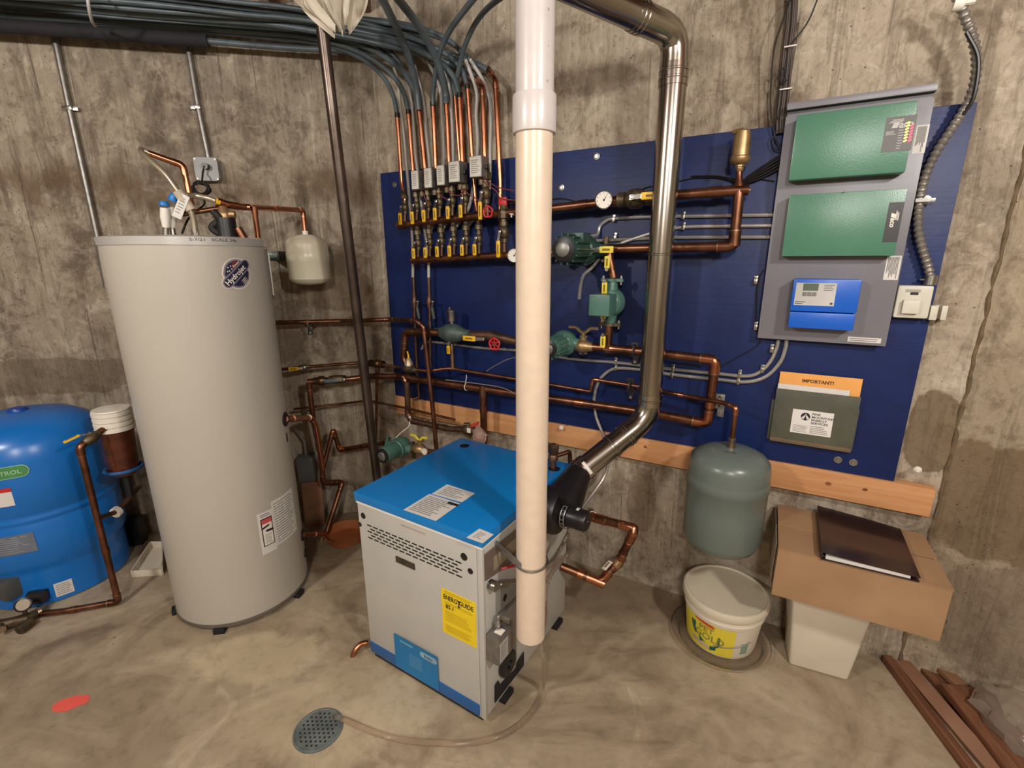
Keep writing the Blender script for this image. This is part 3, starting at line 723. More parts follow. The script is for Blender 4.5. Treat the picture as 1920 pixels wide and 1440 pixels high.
# hanger arm and band
t = Thing('pipe_bracket', 'flat metal arm and band strapping the plastic drop pipe to the boiler side', 'bracket', MS)
zb_ = zat(1050)
b = bm_new(); a0, a1 = bs(930, 1020, .002), Vector((PX-.03, PY-.035, zb_))
d = (a1-a0).normalized(); Mx = Matrix((d, d.cross(Vector((0, 0, 1))).normalized()*-1, Vector((0, 0, 1)))).transposed().to_4x4(); Mx.translation = a0
box(b, Mx, 0, (a1-a0).length, -.002, .002, -.013, .013, .001); t.part('arm', b, GALV)
b = bm_new(); ring = [Vector((PX+math.cos(R(k))*(PR+.004), PY+math.sin(R(k))*(PR+.004), zb_-.002+.004*math.sin(R(k)))) for k in range(0, 361, 10)]
sweep(b, ring, .0045, 6, False); t.part('band', b, STEEL)
CLEAR = mat('clear_vinyl', (238, 228, 216), .10, trans=.94, var=.01)
t = Thing('clear_hose', 'clear vinyl hose looping from the boiler over the floor to the drain', 'hose', FW(gz(1018, 1290)))
zf = .009
hp = [bs(1050, 1048, .045), Vector((PX+.035, PY+.05, zat(1100))), Vector((PX+.04, PY+.03, zat(1160))), Vector((PX+.035, PY+.01, zat(1200)-.03))]
hp += [gy(1021, 1240, 1.27), gz(1018, 1285, zf+.03), gz(1006, 1322, zf), gz(975, 1358, zf), gz(930, 1383, zf), gz(870, 1394, zf), gz(800, 1393, zf), gz(740, 1385, zf), gz(690, 1369, zf), gz(640, 1347, zf+.006), gz(622, 1346, zf-.002)]
b = bm_new(); sweep(b, spline(hp, 8), .0085, 12, False); t.part('tube', b, CLEAR)
b = bm_new(); sweep(b, spline([bs(1062, 1040, .03), Vector((PX+.055, PY+.05, zat(1110))), Vector((PX+.045, PY+.02, zat(1170))), Vector((PX+.03, PY+.005, zat(1212)))], 8), .0085, 12, False); t.part('upper_tube', b, CLEAR)

# floor drain and paint mark
DC = gz(597, 1369)
t = Thing('floor_drain', 'round grey perforated drain cover set in the concrete floor', 'drain', FW(DC))
b = bm_new(); lathe(b, FW(DC), [(.078, 0), (.078, .004), (.072, .006), (.070, .004), (.0, .004)], 36); t.part('cover', b, mat('drain_grey', (112, 120, 116), .5, scale=14, col2=(76, 84, 84), bump=.4))
b = bm_new()
for i in range(-4, 5):
    for j in range(-4, 5):
        x, y = i*.0155+(j % 2)*.0077, j*.0138
        if math.hypot(x, y) < .062: lathe(b, FW(DC+Vector((x, y, .0042))), [(.0036, 0), (.0036, .0006), (0, .0006)], 7)
t.part('holes', b, INK, kind='stuff')
b = bm_new(); PC = gz(134, 1318); random.seed(3)
pts = [(math.cos(2*math.pi*k/22)*(.055+random.uniform(-.006, .006)), math.sin(2*math.pi*k/22)*(.030+random.uniform(-.005, .005))) for k in range(22)]
ca_, sa_ = math.cos(R(14)), math.sin(R(14))
b.faces.new([b.verts.new(PC+Vector((x*ca_-y*sa_, x*sa_+y*ca_, .0012))) for x, y in pts])
single('paint_mark', 'pinkish red spray paint blob on the bare concrete floor', 'paint mark', b, mat('spray_pink', (236, 96, 84), .7, var=.05), FW(PC))

# ------------------------------------------------------------------ pipe builders
def px(plane, pts, o=None):
    """list of (x, y[, o]) seen in the photo on a plane parallel to a wall"""
    return [p if isinstance(p, Vector) else plane(p[0], p[1], p[2] if len(p) > 2 else o) for p in pts]
def run(name, label, pts, r, m=OLDCOP, fit=None, f=.024, cat='pipe', group=None, elbows=True, rings=(), seg=14):
    t = Thing(name, label, cat, FB(pts[0]), group)
    b = bm_new(); sweep(b, fillet(pts, f), r, seg); p = t.part('tube', b, m)
    if elbows:
        for i in range(1, len(pts)-1):
            a, c, d = pts[i-1], pts[i], pts[i+1]
            u, v = (a-c), (d-c); lu, lv = u.length, v.length
            if u.angle(v) > R(150): continue
            u.normalize(); v.normalize(); ex = min(f+r*1.3, lu*.48), min(f+r*1.3, lv*.48)
            b = bm_new(); sweep(b, fillet([c+u*ex[0], c, c+v*ex[1]], f), r*1.14, seg); t.part('elbow', b, fit or m)
            for (w_, e) in ((u, ex[0]), (v, ex[1])):
                b = bm_new(); sweep(b, [c+w_*(e-r*.12), c+w_*(e+r*.10)], r*1.2, seg); mkobj('solder_joint', b, SOLDER, t.M, p)
    L_ = [0.]
    for a, c in zip(pts, pts[1:]): L_.append(L_[-1]+(c-a).length)
    for (q, ln) in rings:                                        # couplings at a fraction of the length
        d = q*L_[-1]
        for i in range(len(pts)-1):
            if L_[i] <= d <= L_[i+1]:
                u = (pts[i+1]-pts[i]).normalized(); c = pts[i]+u*(d-L_[i])
                b = bm_new(); sweep(b, [c-u*ln, c+u*ln], r*1.15, seg); t.part('coupling', b, fit or m)
    return t
def axes(A, S):
    A = A.normalized(); S = (S-A*A.dot(S)).normalized(); Y = -S; Z = A.cross(Y)
    M = Matrix((A, Y, Z)).transposed().to_4x4(); return M
def lever(t, c, D, S, ln, m=YEL, w_=.0085, parent=None, text_=True, name='lever_handle'):
    """flat lever: metal neck, vinyl sleeve; D = direction it points, S = the way the stem points"""
    M = axes(D, S); M.translation = c
    b = bm_new()
    lathe(b, M @ Matrix.Rotation(R(90), 4, 'X'), [(.0075, -.006), (.0075, .003), (.004, .004), (.004, .007), (0, .007)], 6)
    poly = [(-.007, 0), (ln*.10, 0), (ln*.32, -.010), (ln*.40, -.010), (ln*.40, -.013), (ln*.30, -.013), (ln*.08, -.003), (-.007, -.003)]
    V0 = [b.verts.new(ap(M, (x, y, -w_*.62))) for x, y in poly]; V1 = [b.verts.new(ap(M, (x, y, w_*.62))) for x, y in poly]
    b.faces.new(V0); b.faces.new(V1[::-1])
    for i in range(len(poly)): b.faces.new((V0[(i+1) % len(poly)], V0[i], V1[i], V1[(i+1) % len(poly)]))
    h = t.part(name, b, STEEL, parent)
    b = bm_new(); box(b, M, ln*.34, ln, -.0155, -.0085, -w_, w_, .003); mkobj('vinyl_sleeve', b, m, t.M, h) if parent is None else t.part('vinyl_sleeve', b, m, parent)
    if text_ and parent is None:
        b = bm_new(); box(b, M, ln*.48, ln*.86, -.0162, -.0150, -w_*.28, w_*.28); mkobj('sleeve_marking', b, mat('dark_marking', (124, 92, 20), .6), t.M, h)
def valve(label, c, A, S, size=1., ln=.075, D=None, m=DBRASS, hm=YEL, group=None, union=0., name='ball_valve', w_=.0085):
    M = axes(A, S); M.translation = c; t = Thing(name, label, 'valve', M.copy(), group); k = size*.0115
    prof = [(1.15*k, -3.4*k), (1.35*k, -3.3*k), (1.35*k, -2.0*k), (1.05*k, -1.9*k), (1.75*k, -1.0*k), (1.85*k, 0), (1.75*k, 1.0*k), (1.05*k, 1.9*k), (1.35*k, 2.0*k), (1.35*k, 3.3*k), (1.15*k, 3.4*k)]
    b = bm_new(); lathe(b, M, prof, 12, 'x'); t.part('body', b, m)
    if union:
        b = bm_new(); lathe(b, M, [(1.1*k, 3.2*k), (1.1*k, 4.2*k), (1.9*k, 4.4*k), (1.9*k, 6.6*k), (1.5*k, 7.*k), (1.3*k, 8.4*k), (1.2*k, 8.6*k)], 8, 'x'); t.part('union_nut', b, m)
    b = bm_new(); sw = S.normalized(); sweep(b, [c, c+sw*2.9*k], .55*k, 8); t.part('stem', b, m)
    lever(t, c+sw*2.9*k, (D or -A), S, ln, hm, w_)
    return t
UPV = Vector((0, 0, 1))
def bead(t, c, A, prof, m, name, seg=14, parent=None):
    M = axes(A, NB if abs(A.normalized().dot(NB)) < .9 else XB); M.translation = c
    b = bm_new(); lathe(b, M, prof, seg, 'x'); return t.part(name, b, m, parent)
def gauge(label, c, r, stem_to, face=Vector((-.15, -1, .05))):
    f = face.normalized(); M = axes(XB if abs(f.dot(XB)) < .8 else UPV, f)
    M = Matrix((f.cross(UPV).normalized()*-1, -f, UPV)).transposed().to_4x4()
    X = UPV.cross(-f).normalized()*-1; X = (-f).cross(UPV).normalized(); Zv = X.cross(-f); M = Matrix((X, -f, Zv)).transposed().to_4x4(); M.translation = c
    t = Thing('dial_gauge', label, 'gauge', M.copy()); RXm = M @ Matrix.Rotation(R(90), 4, 'X')
    b = bm_new(); lathe(b, RXm, [(r*.8, -.012), (r, -.010), (r, .004), (r*.93, .006), (r*.9, .003), (r*.9, -.002), (0, -.002)], 28); t.part('bezel', b, STEEL)
    b = bm_new(); disc(b, M, 0, 0, r*.9, .001, 24); t.part('dial_face', b, WHITE)
    b = bm_new()
    for k in range(9):
        a = R(225-k*33.7); x, z = math.cos(a), math.sin(a); n = Vector((-z, 0, x))*.0008
        q = [Vector((x*r*.68, -.0016, z*r*.68)), Vector((x*r*.82, -.0016, z*r*.82))]
        b.faces.new([b.verts.new(M @ p) for p in (q[0]-n, q[0]+n, q[1]+n, q[1]-n)])
    t.part('tick_marks', b, INK)
    b = bm_new(); b.faces.new([b.verts.new(M @ Vector(p)) for p in ((-.002, -.002, -.004), (.002, -.0022, -.005), (r*.34, -.002, r*.62))]); disc(b, M, 0, 0, r*.1, .0024, 8); t.part('needle', b, INK)
    b = bm_new(); sweep(b, [c-f*.010, stem_to], .007, 8); t.part('stem', b, DBRASS)
def handwheel(t, c, S, r, m=RED, spokes=5, parent=None):
    M = axes(UPV if abs(S.dot(UPV)) < .9 else XB, S); M.translation = c
    b = bm_new(); n = 30
    rg = [M @ Vector((math.cos(2*math.pi*k/n)*r*(1+.06*math.cos(k*math.pi*2/6)), 0, math.sin(2*math.pi*k/n)*r*(1+.06*math.cos(k*math.pi*2/6)))) for k in range(n+1)]
    sweep(b, rg, r*.17, 8, False)
    for k in range(spokes):
        a = 2*math.pi*k/spokes; sweep(b, [M @ Vector((0, 0, 0)), M @ Vector((math.cos(a)*r, 0, math.sin(a)*r))], r*.13, 6)
    t.part('handwheel', b, m, parent)
    b = bm_new(); sweep(b, [M @ Vector((0, .03, 0)), M @ Vector((0, -.004, 0))], r*.25, 8); t.part('spindle', b, DBRASS, parent)
def pump(label, c, A, k=1., paint=PGREEN, fins=True, boxside=None, motor=.14, cap=True, tag=None, mr=.042):
    """wet rotor circulator: A = pipe axis, motor points out of the wall"""
    M = axes(A, NB); M.translation = c; t = Thing('circulator_pump', label, 'pump', M.copy())
    Ry = M @ Matrix.Rotation(R(90), 4, 'X')                        # its z runs out of the wall
    b = bm_new(); lathe(b, Ry, [(.02*k, -.040*k), (.046*k, -.034*k), (.056*k, -.012*k), (.056*k, .014*k), (.046*k, .030*k), (.03*k, .034*k)], 24)
    sweep(b, [c-A*.085*k, c-A*.05*k, c+A*.05*k, c+A*.085*k], lambda i: (.020, .026, .026, .020)[i]*k, 14); t.part('volute', b, paint)
    for s_ in (-1, 1):
        b = bm_new(); p = c+A*s_*.088*k; Mf = axes(A, NB); Mf.translation = p
        poly = [(math.cos(2*math.pi*q/24)*(.024 if abs(math.sin(2*math.pi*q/24)) > .45 else .046)*k, math.sin(2*math.pi*q/24)*.026*k) for q in range(24)]
        V0 = [b.verts.new(ap(Mf, (-.006*k, y, z))) for z, y in poly]; V1 = [b.verts.new(ap(Mf, (.006*k, y, z))) for z, y in poly]
        b.faces.new(V0[::-1]); b.faces.new(V1)
        for i in range(24): b.faces.new((V0[i], V0[(i+1) % 24], V1[(i+1) % 24], V1[i]))
        fl = t.part('flange', b, paint if s_ < 0 else DBRASS)
        for e in (-1, 1):
            b = bm_new(); q = ap(Mf, (0, 0, e*.036*k)); sweep(b, [q-A*.018*k, q+A*.018*k], .0045*k, 6); sweep(b, [q-A*.014*k, q-A*.007*k], .008*k, 6); mkobj('bolt', b, STEEL, t.M, fl)
    b = bm_new(); lathe(b, Ry, [(mr*1.15*k, .028*k), (mr*1.15*k, .038*k), (mr*k, .042*k), (mr*k, motor-.012), (mr*.92*k, motor)], 26); mt = t.part('motor_housing', b, paint)
    if fins:
        for q in range(14):
            a = 2*math.pi*q/14; b = bm_new(); Mq = Ry @ Matrix.Rotation(a, 4, 'Z'); box(b, Mq, mr*k*.95, mr*k*1.18, -.002, .002, .044*k, motor-.010); mkobj('cooling_fin', b, paint, t.M, mt)
    if cap:
        b = bm_new(); lathe(b, Ry, [(mr*.9*k, motor-.002), (mr*.9*k, motor+.005), (mr*.5*k, motor+.010), (0, motor+.010)], 22); ec = t.part('end_cap', b, BLACK)
        b = bm_new(); lathe(b, Ry, [(mr*.55*k, motor+.0105), (mr*.5*k, motor+.012), (0, motor+.012)], 18); mkobj('cap_label', b, GALV, t.M, ec)
    if boxside:
        b = bm_new(); box(b, Ry, *boxside, .004); t.part('terminal_box', b, paint)
    return t
def strap(c, A, w_=.012, h=.020, group='conduit straps on the backboard'):
    M = axes(A, NB); M.translation = c
    b = bm_new(); box(b, M, -w_/2, w_/2, -.0085, .002, -h*.45, h*.45, .002); box(b, M, -w_/2, w_/2, .001, .004, h*.3, h*1.0, .001)
    return b, M
RUP, RLO = .0175, .0165
OM = .125

# ------------------------------------------------------------------ upper header and what stands on it
run('supply_header', 'horizontal copper header pipe carrying the upper row of yellow valves', px(wb, [(747, 423), (898, 404.5), (972, 397)], OM), RUP, OLDCOP, rings=((.03, .02), (.72, .03)), group=None)
run('supply_main', 'thick copper pipe right of the drop pipe, past the dial gauge to the air vent', px(wb, [(972, 397), (1040, 390.5), (1165, 376), (1278, 365), (1386, 357), (1404, 356)], OM), RUP, OLDCOP, rings=((.33, .02), (.50, .03), (.88, .022)), elbows=False)
run('supply_drop', 'copper pipe dropping from the air vent and turning back left to the dark green pump', px(wb, [(1386, 357), (1376, 462), (1272, 464), (1128, 467)], OM), RUP, OLDCOP, rings=((.25, .016), (.70, .016)), f=.03)
run('return_header', 'horizontal copper header pipe carrying the lower row of yellow valves', px(wb, [(773, 488), (872, 483), (948, 478.5), (985, 477)], OM), RLO, OLDCOP, rings=((.03, .016), (.38, .022), (.8, .03)))
run('return_riser', 'short copper pipe between the lower header and the dark green pump behind the drop pipe', px(wb, [(985, 477), (1072, 471)], OM), RLO, OLDCOP, elbows=False)
ordn = ['first', 'second', 'third', 'fourth', 'fifth', 'sixth', 'seventh']
UX_ = [(759, 410, 389, .78, .073), (781.5, 408, 386, .78, .076), (803, 405, 383, .78, .073), (824, 403, 379, .78, .074), (848, 400, 376, .78, .074), (872, 397, 373, .78, .074), (911, 392, 363, 1.12, .100)]
LX_ = [(784, 484, 456, .78, .068), (806, 483, 454, .78, .068), (828, 481, 452, .78, .068), (851, 480, 450, .78, .070), (874.5, 479, 448.5, .78, .068), (898, 478, 447.5, .78, .068), (945, 477, 436, 1.15, .098)]
for k, (x, ym, yp, sz, ln) in enumerate(UX_):
    lab = '%s yellow-handled ball valve from the left on the upper header' % ordn[k] if k < 6 else 'largest yellow-handled ball valve at the right end of the upper row'
    c = wb(x, yp, OM); valve(lab, c, UPV, NB, sz, ln*1.12, union=1, group='yellow valves on the upper header', w_=.0092)
    run('branch_pipe', 'short upright pipe under the %s valve of the upper header' % ordn[k], [wb(x, ym+8, OM), c], .0095 if k < 6 else .013, DULLCOP, elbows=False, rings=((.22, .012),), group='short pipes on the upper header')
for k, (x, ym, yp, sz, ln) in enumerate(LX_):
    lab = '%s yellow-handled ball valve from the left on the lower header' % ordn[k] if k < 6 else 'largest yellow-handled ball valve at the right end of the lower row'
    c = wb(x, yp, OM); valve(lab, c, UPV, NB, sz, ln*1.08, union=1, group='yellow valves on the lower header', w_=.0092)
    run('branch_pipe', 'short upright pipe under the %s valve of the lower header' % ordn[k], [wb(x, ym+6, OM), c], .0095 if k < 6 else .013, DULLCOP, elbows=False, rings=((.22, .012),), group='short pipes on the lower header')
# copper risers
RISERS = [
 ([(759, 376, OM), (758, 362, OM), (753, 345, OM), (745, 219, OM)], .0095, 'leftmost bright copper riser with no box on it'),
 ([(781, 366, OM), (775, 325, OM), (766, 213, OM)], .0095, 'copper riser above the first silver valve box'),
 ([(803, 362, OM), (797, 315, OM), (786, 203, OM)], .0115, 'thicker copper riser above the second silver valve box'),
 ([(824, 358, OM), (817, 311, OM), (812, 198, OM)], .0105, 'copper riser above the third silver valve box'),
 ([(848, 354, OM), (842, 304, OM), (837, 193, OM)], .0095, 'copper riser left above the fourth silver valve box'),
 ([(874, 438, .075), (869, 380, .075), (862, 300, .09), (853, 175, .095)], .0085, 'slim copper riser partly hidden behind its brighter neighbour'),
 ([(872, 350, OM), (867, 302, OM), (862, 182, OM)], .0105, 'copper riser with a pale crimp, right above the fourth valve box'),
 ([(898, 436, OM), (896, 400, .085), (892, 380, .080), (885, 292, .085), (877, 165, .095)], .0095, 'copper riser passing behind the fifth silver valve box'),
 ([(911, 338, OM), (909, 293, OM), (904.5, 163, OM), (893, 148, .07)], .0110, 'copper riser with a top elbow above the rightmost valve box'),
 ([(945, 412, OM), (940, 427, .11), (938, 400, .085), (938, 375, .085), (938, 340, .085), (929, 150, .09), (917, 133, .05)], .0110, 'rightmost tall copper riser crossing in front of the board edge')]
TOPS = []
for i, (P, r, lab) in enumerate(RISERS):
    pts = px(wb, P); t = run('copper_riser', lab, pts, r, COPPER, f=.018, group='copper risers up to the grey plastic tubing', elbows=i >= 8)
    u = (pts[-1]-pts[-2]).normalized(); b = bm_new(); sweep(b, [pts[-1]-u*.045, pts[-1]], r*1.18, 12); t.part('coupling', b, COPPER)
    b = bm_new(); sweep(b, [pts[-1]-u*.004, pts[-1]+u*.016], r*1.25, 12); t.part('crimp_ring', b, mat('crimp_black', (52, 44, 40), .4, .6)); TOPS.append((pts[-1]+u*.01, u))
# zone valve actuators
for k, (x0, x1, y0, y1, dd) in enumerate(((770, 786, 320, 355, .045), (794, 810.5, 315, 352, .045), (817.5, 834, 310, 347, .045), (840, 862, 303, 341, .060), (879.5, 903, 293, 331, .062))):
    a, c = wb(x0, y0, OM+.055), wb(x1, y1, OM+.055); s0, s1 = sB(a), sB(c); z1, z0 = a.z, c.z
    t = Thing('zone_valve', '%s silver zone valve box from the left above the upper header' % ordn[k], 'zone valve', FB(B((s0+s1)/2, OM, z0)), 'silver zone valve boxes')
    b = bm_new(); box(b, FB(P0), s0, s1, -(OM+.055), -(OM+.055-dd), z0, z1, .002); t.part('actuator_cover', b, GALV)
    b = bm_new(); box(b, FB(P0), s0+.003, s1-.004, -(OM+.0562), -(OM+.055), z0+.003, z1-.003); lb = t.part('label', b, mat('valve_label', (206, 202, 190), .6))
    b = bm_new(); lines(b, FB(P0) @ Matrix.Translation((0, -(OM+.0562), 0)), s0+.010, s1-.010, z0+.014, z1-.014, 7, .0005, .35); mkobj('label_print', b, GREYINK, t.M, lb)
    b = bm_new(); p = B((s0+s1)/2, OM+.01, z0-.008); sweep(b, [p-UPV*.018, p+UPV*.012], .014, 10); t.part('valve_body', b, DBRASS)
    if k > 2:
        b = bm_new(); box(b, FB(P0), s1-.001, s1+.010, -(OM+.03), -(OM+.01), (z0+z1)/2-.008, (z0+z1)/2+.010, .002); t.part('side_knob', b, BLACK)
# red thermostat wires out of the boxes
for k, P in enumerate((((792, 357), (800, 378), (808, 384)), ((813, 352), (826, 366), (838, 374)), ((836, 349), (845, 362), (862, 366), (870, 352)), ((860, 342), (876, 362), (894, 374), (905, 384)), ((901, 333), (912, 345), (930, 358), (940, 372), (970, 376)), ((905, 332), (918, 342), (936, 352), (966, 358)))):
    b = bm_new(); pts = px(wb, P, OM+.02-.01*(k % 2)); sweep(b, spline(pts, 6), .0022, 6)
    single('thermostat_wire', ['thin red wire under the first silver zone valve box', 'thin red wire under the second silver zone valve box', 'thin red wire under the third silver zone valve box', 'thin red wire under the fourth silver zone valve box', 'lower red wire running right from the fifth silver box', 'upper red wire running right from the fifth silver box'][k], 'wire', b, mat('wire_red', (122, 50, 50), .5), FB(pts[0]), 'red wires below the zone valve boxes')
# pale returning tubes and their copper ends
WH = [([(774, 520, .08), (774, 470, .08), (772, 430, .08), (768, 380, .08), (765, 340, .09), (757, 250, .10), (750, 200, .10), (747, 158, .10), (738, 122, .10)], .0075, 'leftmost pale plastic tube running down behind both headers'),
      ([(804, 522, .08), (803, 480, .08), (796, 430, .07), (789, 370, .07), (785, 333, .07), (780, 292, .08), (776, 242, .09), (770, 185, .10), (757, 135, .10)], .0075, 'second pale plastic tube running down behind both headers'),
      ([(784, 436, OM), (783, 425, .09), (800, 400, .06), (806, 330, .06), (800, 250, .07), (794, 190, .08), (776, 120, .10)], .0080, 'pale tube rising behind the second zone valve box'),
      ([(806, 434, OM), (812, 420, .08), (826, 380, .06), (831, 300, .06), (828, 217, .07), (824, 165, .08), (800, 110, .10)], .0080, 'pale tube rising behind the third zone valve box'),
      ([(828, 432, OM), (836, 418, .08), (848, 380, .06), (850, 300, .06), (847, 217, .07), (842, 158, .08), (818, 95, .10)], .0080, 'pale tube rising behind the fourth zone valve box'),
      ([(851, 430, OM), (862, 415, .07), (882, 380, .055), (895, 283, .06), (893, 217, .07), (893, 170, .08), (872, 110, .10)], .0080, 'pale tube rising between the last two zone valve boxes'),
      ([(874.5, 429, OM), (884, 415, .06), (914, 380, .05), (920, 250, .05), (919, 190, .06), (905, 150, .06), (880, 110, .08)], .0080, 'pale tube rising right of the last zone valve box')]
WT = []
for P, r, lab in WH:
    pts = spline(px(wb, P), 6); b = bm_new(); sweep(b, pts, r, 10); single('plastic_tube', lab, 'tube', b, WPEX, FB(pts[0]), 'pale plastic tubes behind the headers'); WT.append((pts[-1], (pts[-1]-pts[-2]).normalized()))
# grey tubing gathered along the top of the left wall
names = ['first', 'second', 'third', 'fourth', 'fifth', 'sixth', 'seventh', 'eighth', 'ninth', 'tenth', 'eleventh', 'twelfth', 'thirteenth', 'fourteenth', 'fifteenth', 'sixteenth', 'seventeenth']
random.seed(11); slots = []
for k in range(17): slots.append((.050+.036*(k % 7)+random.uniform(-.004, .004), 2.505+.036*(k//7)+.004*(k % 2)))
order = [0, 1, 7, 8, 2, 9, 3, 10, 4, 11, 5, 12, 6, 13, 14, 15, 16]
ends = [(p, u, r) for (p, u), (_, r, _) in zip(TOPS, RISERS)] + [(p, u, .008) for p, u in WT]
for i, (p, u, r) in enumerate(ends):
    if i in (3, 4): continue
    o, z = slots[order[i % 17]]
    p0 = p-u*.006; tgt = L(-.42-.03*(i % 5), o, z)
    c1 = p + u*(.55*(tgt.z-p.z)+.05); c2 = tgt + XL*.26 + NB*.02
    if i == 8: c1 = wb(880, 110, .05)
    if i == 9: c1 = wb(880, 100, .03)
    ps = [p0*(1-q)**3 + c1*3*q*(1-q)**2 + c2*3*q*q*(1-q) + tgt*q**3 for q in (0, .12, .25, .4, .55, .7, .85, 1)]
    ps += [L(-.95, o+random.uniform(-.012, .012), z+random.uniform(-.008, .012)), L(-1.45, o+random.uniform(-.014, .014), z+random.uniform(-.010, .012)), L(-2.1, o, z+.004), L(-3.2, o, z)]
    pts = spline(ps, 8); b = bm_new(); sweep(b, pts, max(r*1.12, .0105) if i < 10 else .0098, 10)
    single('tubing', '%s grey heating tube from the left bending from the headers into the overhead bundle' % names[i] , 'tube', b, PEX, FB(p), 'grey heating tubes overhead')
for k, (P, r, lab) in enumerate((
    ([(837, 195, .126), (835, 170, .13), (818, 110, .20), (786, 50, .34), (748, 0, .5), (720, -40, .62)], .0150, 'thick grey tube slanting up left towards the ceiling'),
    ([(812, 200, .126), (813, 165, .14), (823, 105, .20), (842, 60, .26), (880, 8, .36), (930, -50, .45)], .0105, 'grey tube bending up right to the ceiling'),
    ([(786, 206, .14), (780, 160, .16), (760, 90, .26), (728, 20, .40), (700, -30, .50)], .0150, 'second thick grey tube slanting up left beside the first'),
    ([(853, 178, .10), (858, 140, .12), (874, 80, .18), (905, 25, .26), (960, -20, .34)], .0100, 'grey tube curving up right behind the bright one'))):
    pts = spline(px(wb, P), 8); b = bm_new(); sweep(b, pts, r, 12); single('tubing', lab, 'tube', b, PEX, FB(pts[0]), 'grey heating tubes overhead')
FOAMB = mat('black_foam', (34, 32, 36), .85)
b = bm_new(); p0_, p1_ = L(-3.0, .12, 2.455), L(-.70, .10, 2.455)
sweep(b, [p0_, p0_.lerp(p1_, .5)+Vector((0, 0, -.004)), p1_], .026, 16); single('foam_insulation', 'black foam sleeve on the lowest overhead tube', 'insulation', b, FOAMB, FL(p0_))
b = bm_new(); p2_ = L(-.72, .10, 2.455); sweep(b, spline([p2_, L(-.45, .09, 2.455), L(-.2, .10, 2.455), L(.02, .14, 2.45), B(-1.2, .12, 2.42), B(-1.0, .08, 2.34)], 8), .013, 12); single('tubing', 'lowest grey tube coming out of the black foam sleeve', 'tube', b, PEX, FL(p2_), 'grey heating tubes overhead')
b = bm_new(); sweep(b, spline(px(wl, [(164, -20, .36), (166, 10, .36), (172, 38, .30), (178, 48, .20)]), 6), .006, 8)
single('white_cable', 'short white cable hanging over the grey tubing bundle', 'cable', b, WPEX, FL(wl(166, 10, .36)))
# beige cloth hanging behind the pole
b = bm_new(); random.seed(5)
Mcl = frame(XL, NL, gy(620, -14, 2.0)); n_, m_ = 26, 22
outl = lambda v: (-.150+.045*v+.02*math.sin(v*7), .140-.05*v*v)
rows = []
for j in range(m_+1):
    v = j/m_; a, c = outl(v); 
    if v > .55: s_ = (v-.55)/.45; a += .085*s_**1.3; c -= .030*s_**1.6
    rows.append([Mcl @ Vector((a+(c-a)*i/n_, -.02*math.sin(i*.9+v*3)-.012*math.sin(i*2.3+v*5), .12-v*.235-.012*math.sin(i*.55)-.01*math.sin(i*2.1+v*4))) for i in range(n_+1)])
grid_faces(b, rows, False, False)
single('hanging_cloth', 'crumpled off-white cloth hanging from the ceiling behind the steel pole', 'cloth', b, mat('cloth_beige', (206, 196, 178), .85, var=.05), Mcl)

# ------------------------------------------------------------------ gauges, air vent, cut-off handles on the upper main
gauge('round dial thermometer on the upper copper main right of the drop pipe', wb(1132, 375, .175), .033, wb(1134, 379, OM))
gauge('dial thermometer half hidden by the drop pipe on the lower header', wb(964, 479, .165), .030, wb(966, 479, OM))
valve('large ball valve on the upper main with its yellow lever pointing right', wb(1192, 373, OM), XB, NB, 1.75, .115, D=XB, group=None, w_=.013)
t = Thing('air_vent', 'tall brass float air vent standing on the upper main beside the grey cabinet', 'air vent', FB(wb(1385, 357, OM)))
c = wb(1385, 350, OM); q0 = wb(1386, 322, OM); q1 = wb(1387, 304, OM); q2 = wb(1388, 256, OM)
b = bm_new(); sweep(b, [c, c.lerp(q0, .35), c.lerp(q0, .7), q0], lambda i: (.018, .014, .010, .010)[i], 12); t.part('riser_neck', b, OLDCOP)
b = bm_new(); lathe(b, FW(q0), [(.010, 0), (.013, .004), (.013, .014), (.016, .016), (.016, .024)], 8); t.part('hex_fitting', b, BRASS)
hq = q1.z; b = bm_new(); lathe(b, FW((q1.x, q1.y, 0)), [(.012, hq-.012), (.026, hq-.006), (.032, hq+.004), (.032, hq+.014), (.028, hq+.018), (.028, hq+.05), (.026, hq+.075), (.024, hq+.092), (.016, hq+.098), (0, hq+.098)], 24); t.part('float_chamber', b, BRASS)
b = bm_new(); z_ = hq+.094; sweep(b, [Vector((q1.x, q1.y, z_)), Vector((q1.x, q1.y, z_))-XB*.020, Vector((q1.x, q1.y, z_+.001))-XB*.034], lambda i: (.012, .009, .005)[i], 10); t.part('side_outlet', b, BRASS)
b = bm_new(); sweep(b, px(wb, [(1386, 357), (1399, 356.5), (1401, 356.5), (1408, 356)], OM), lambda i: (.012, .010, .006, .006)[i], 10); t.part('drain_tip', b, BRASS)
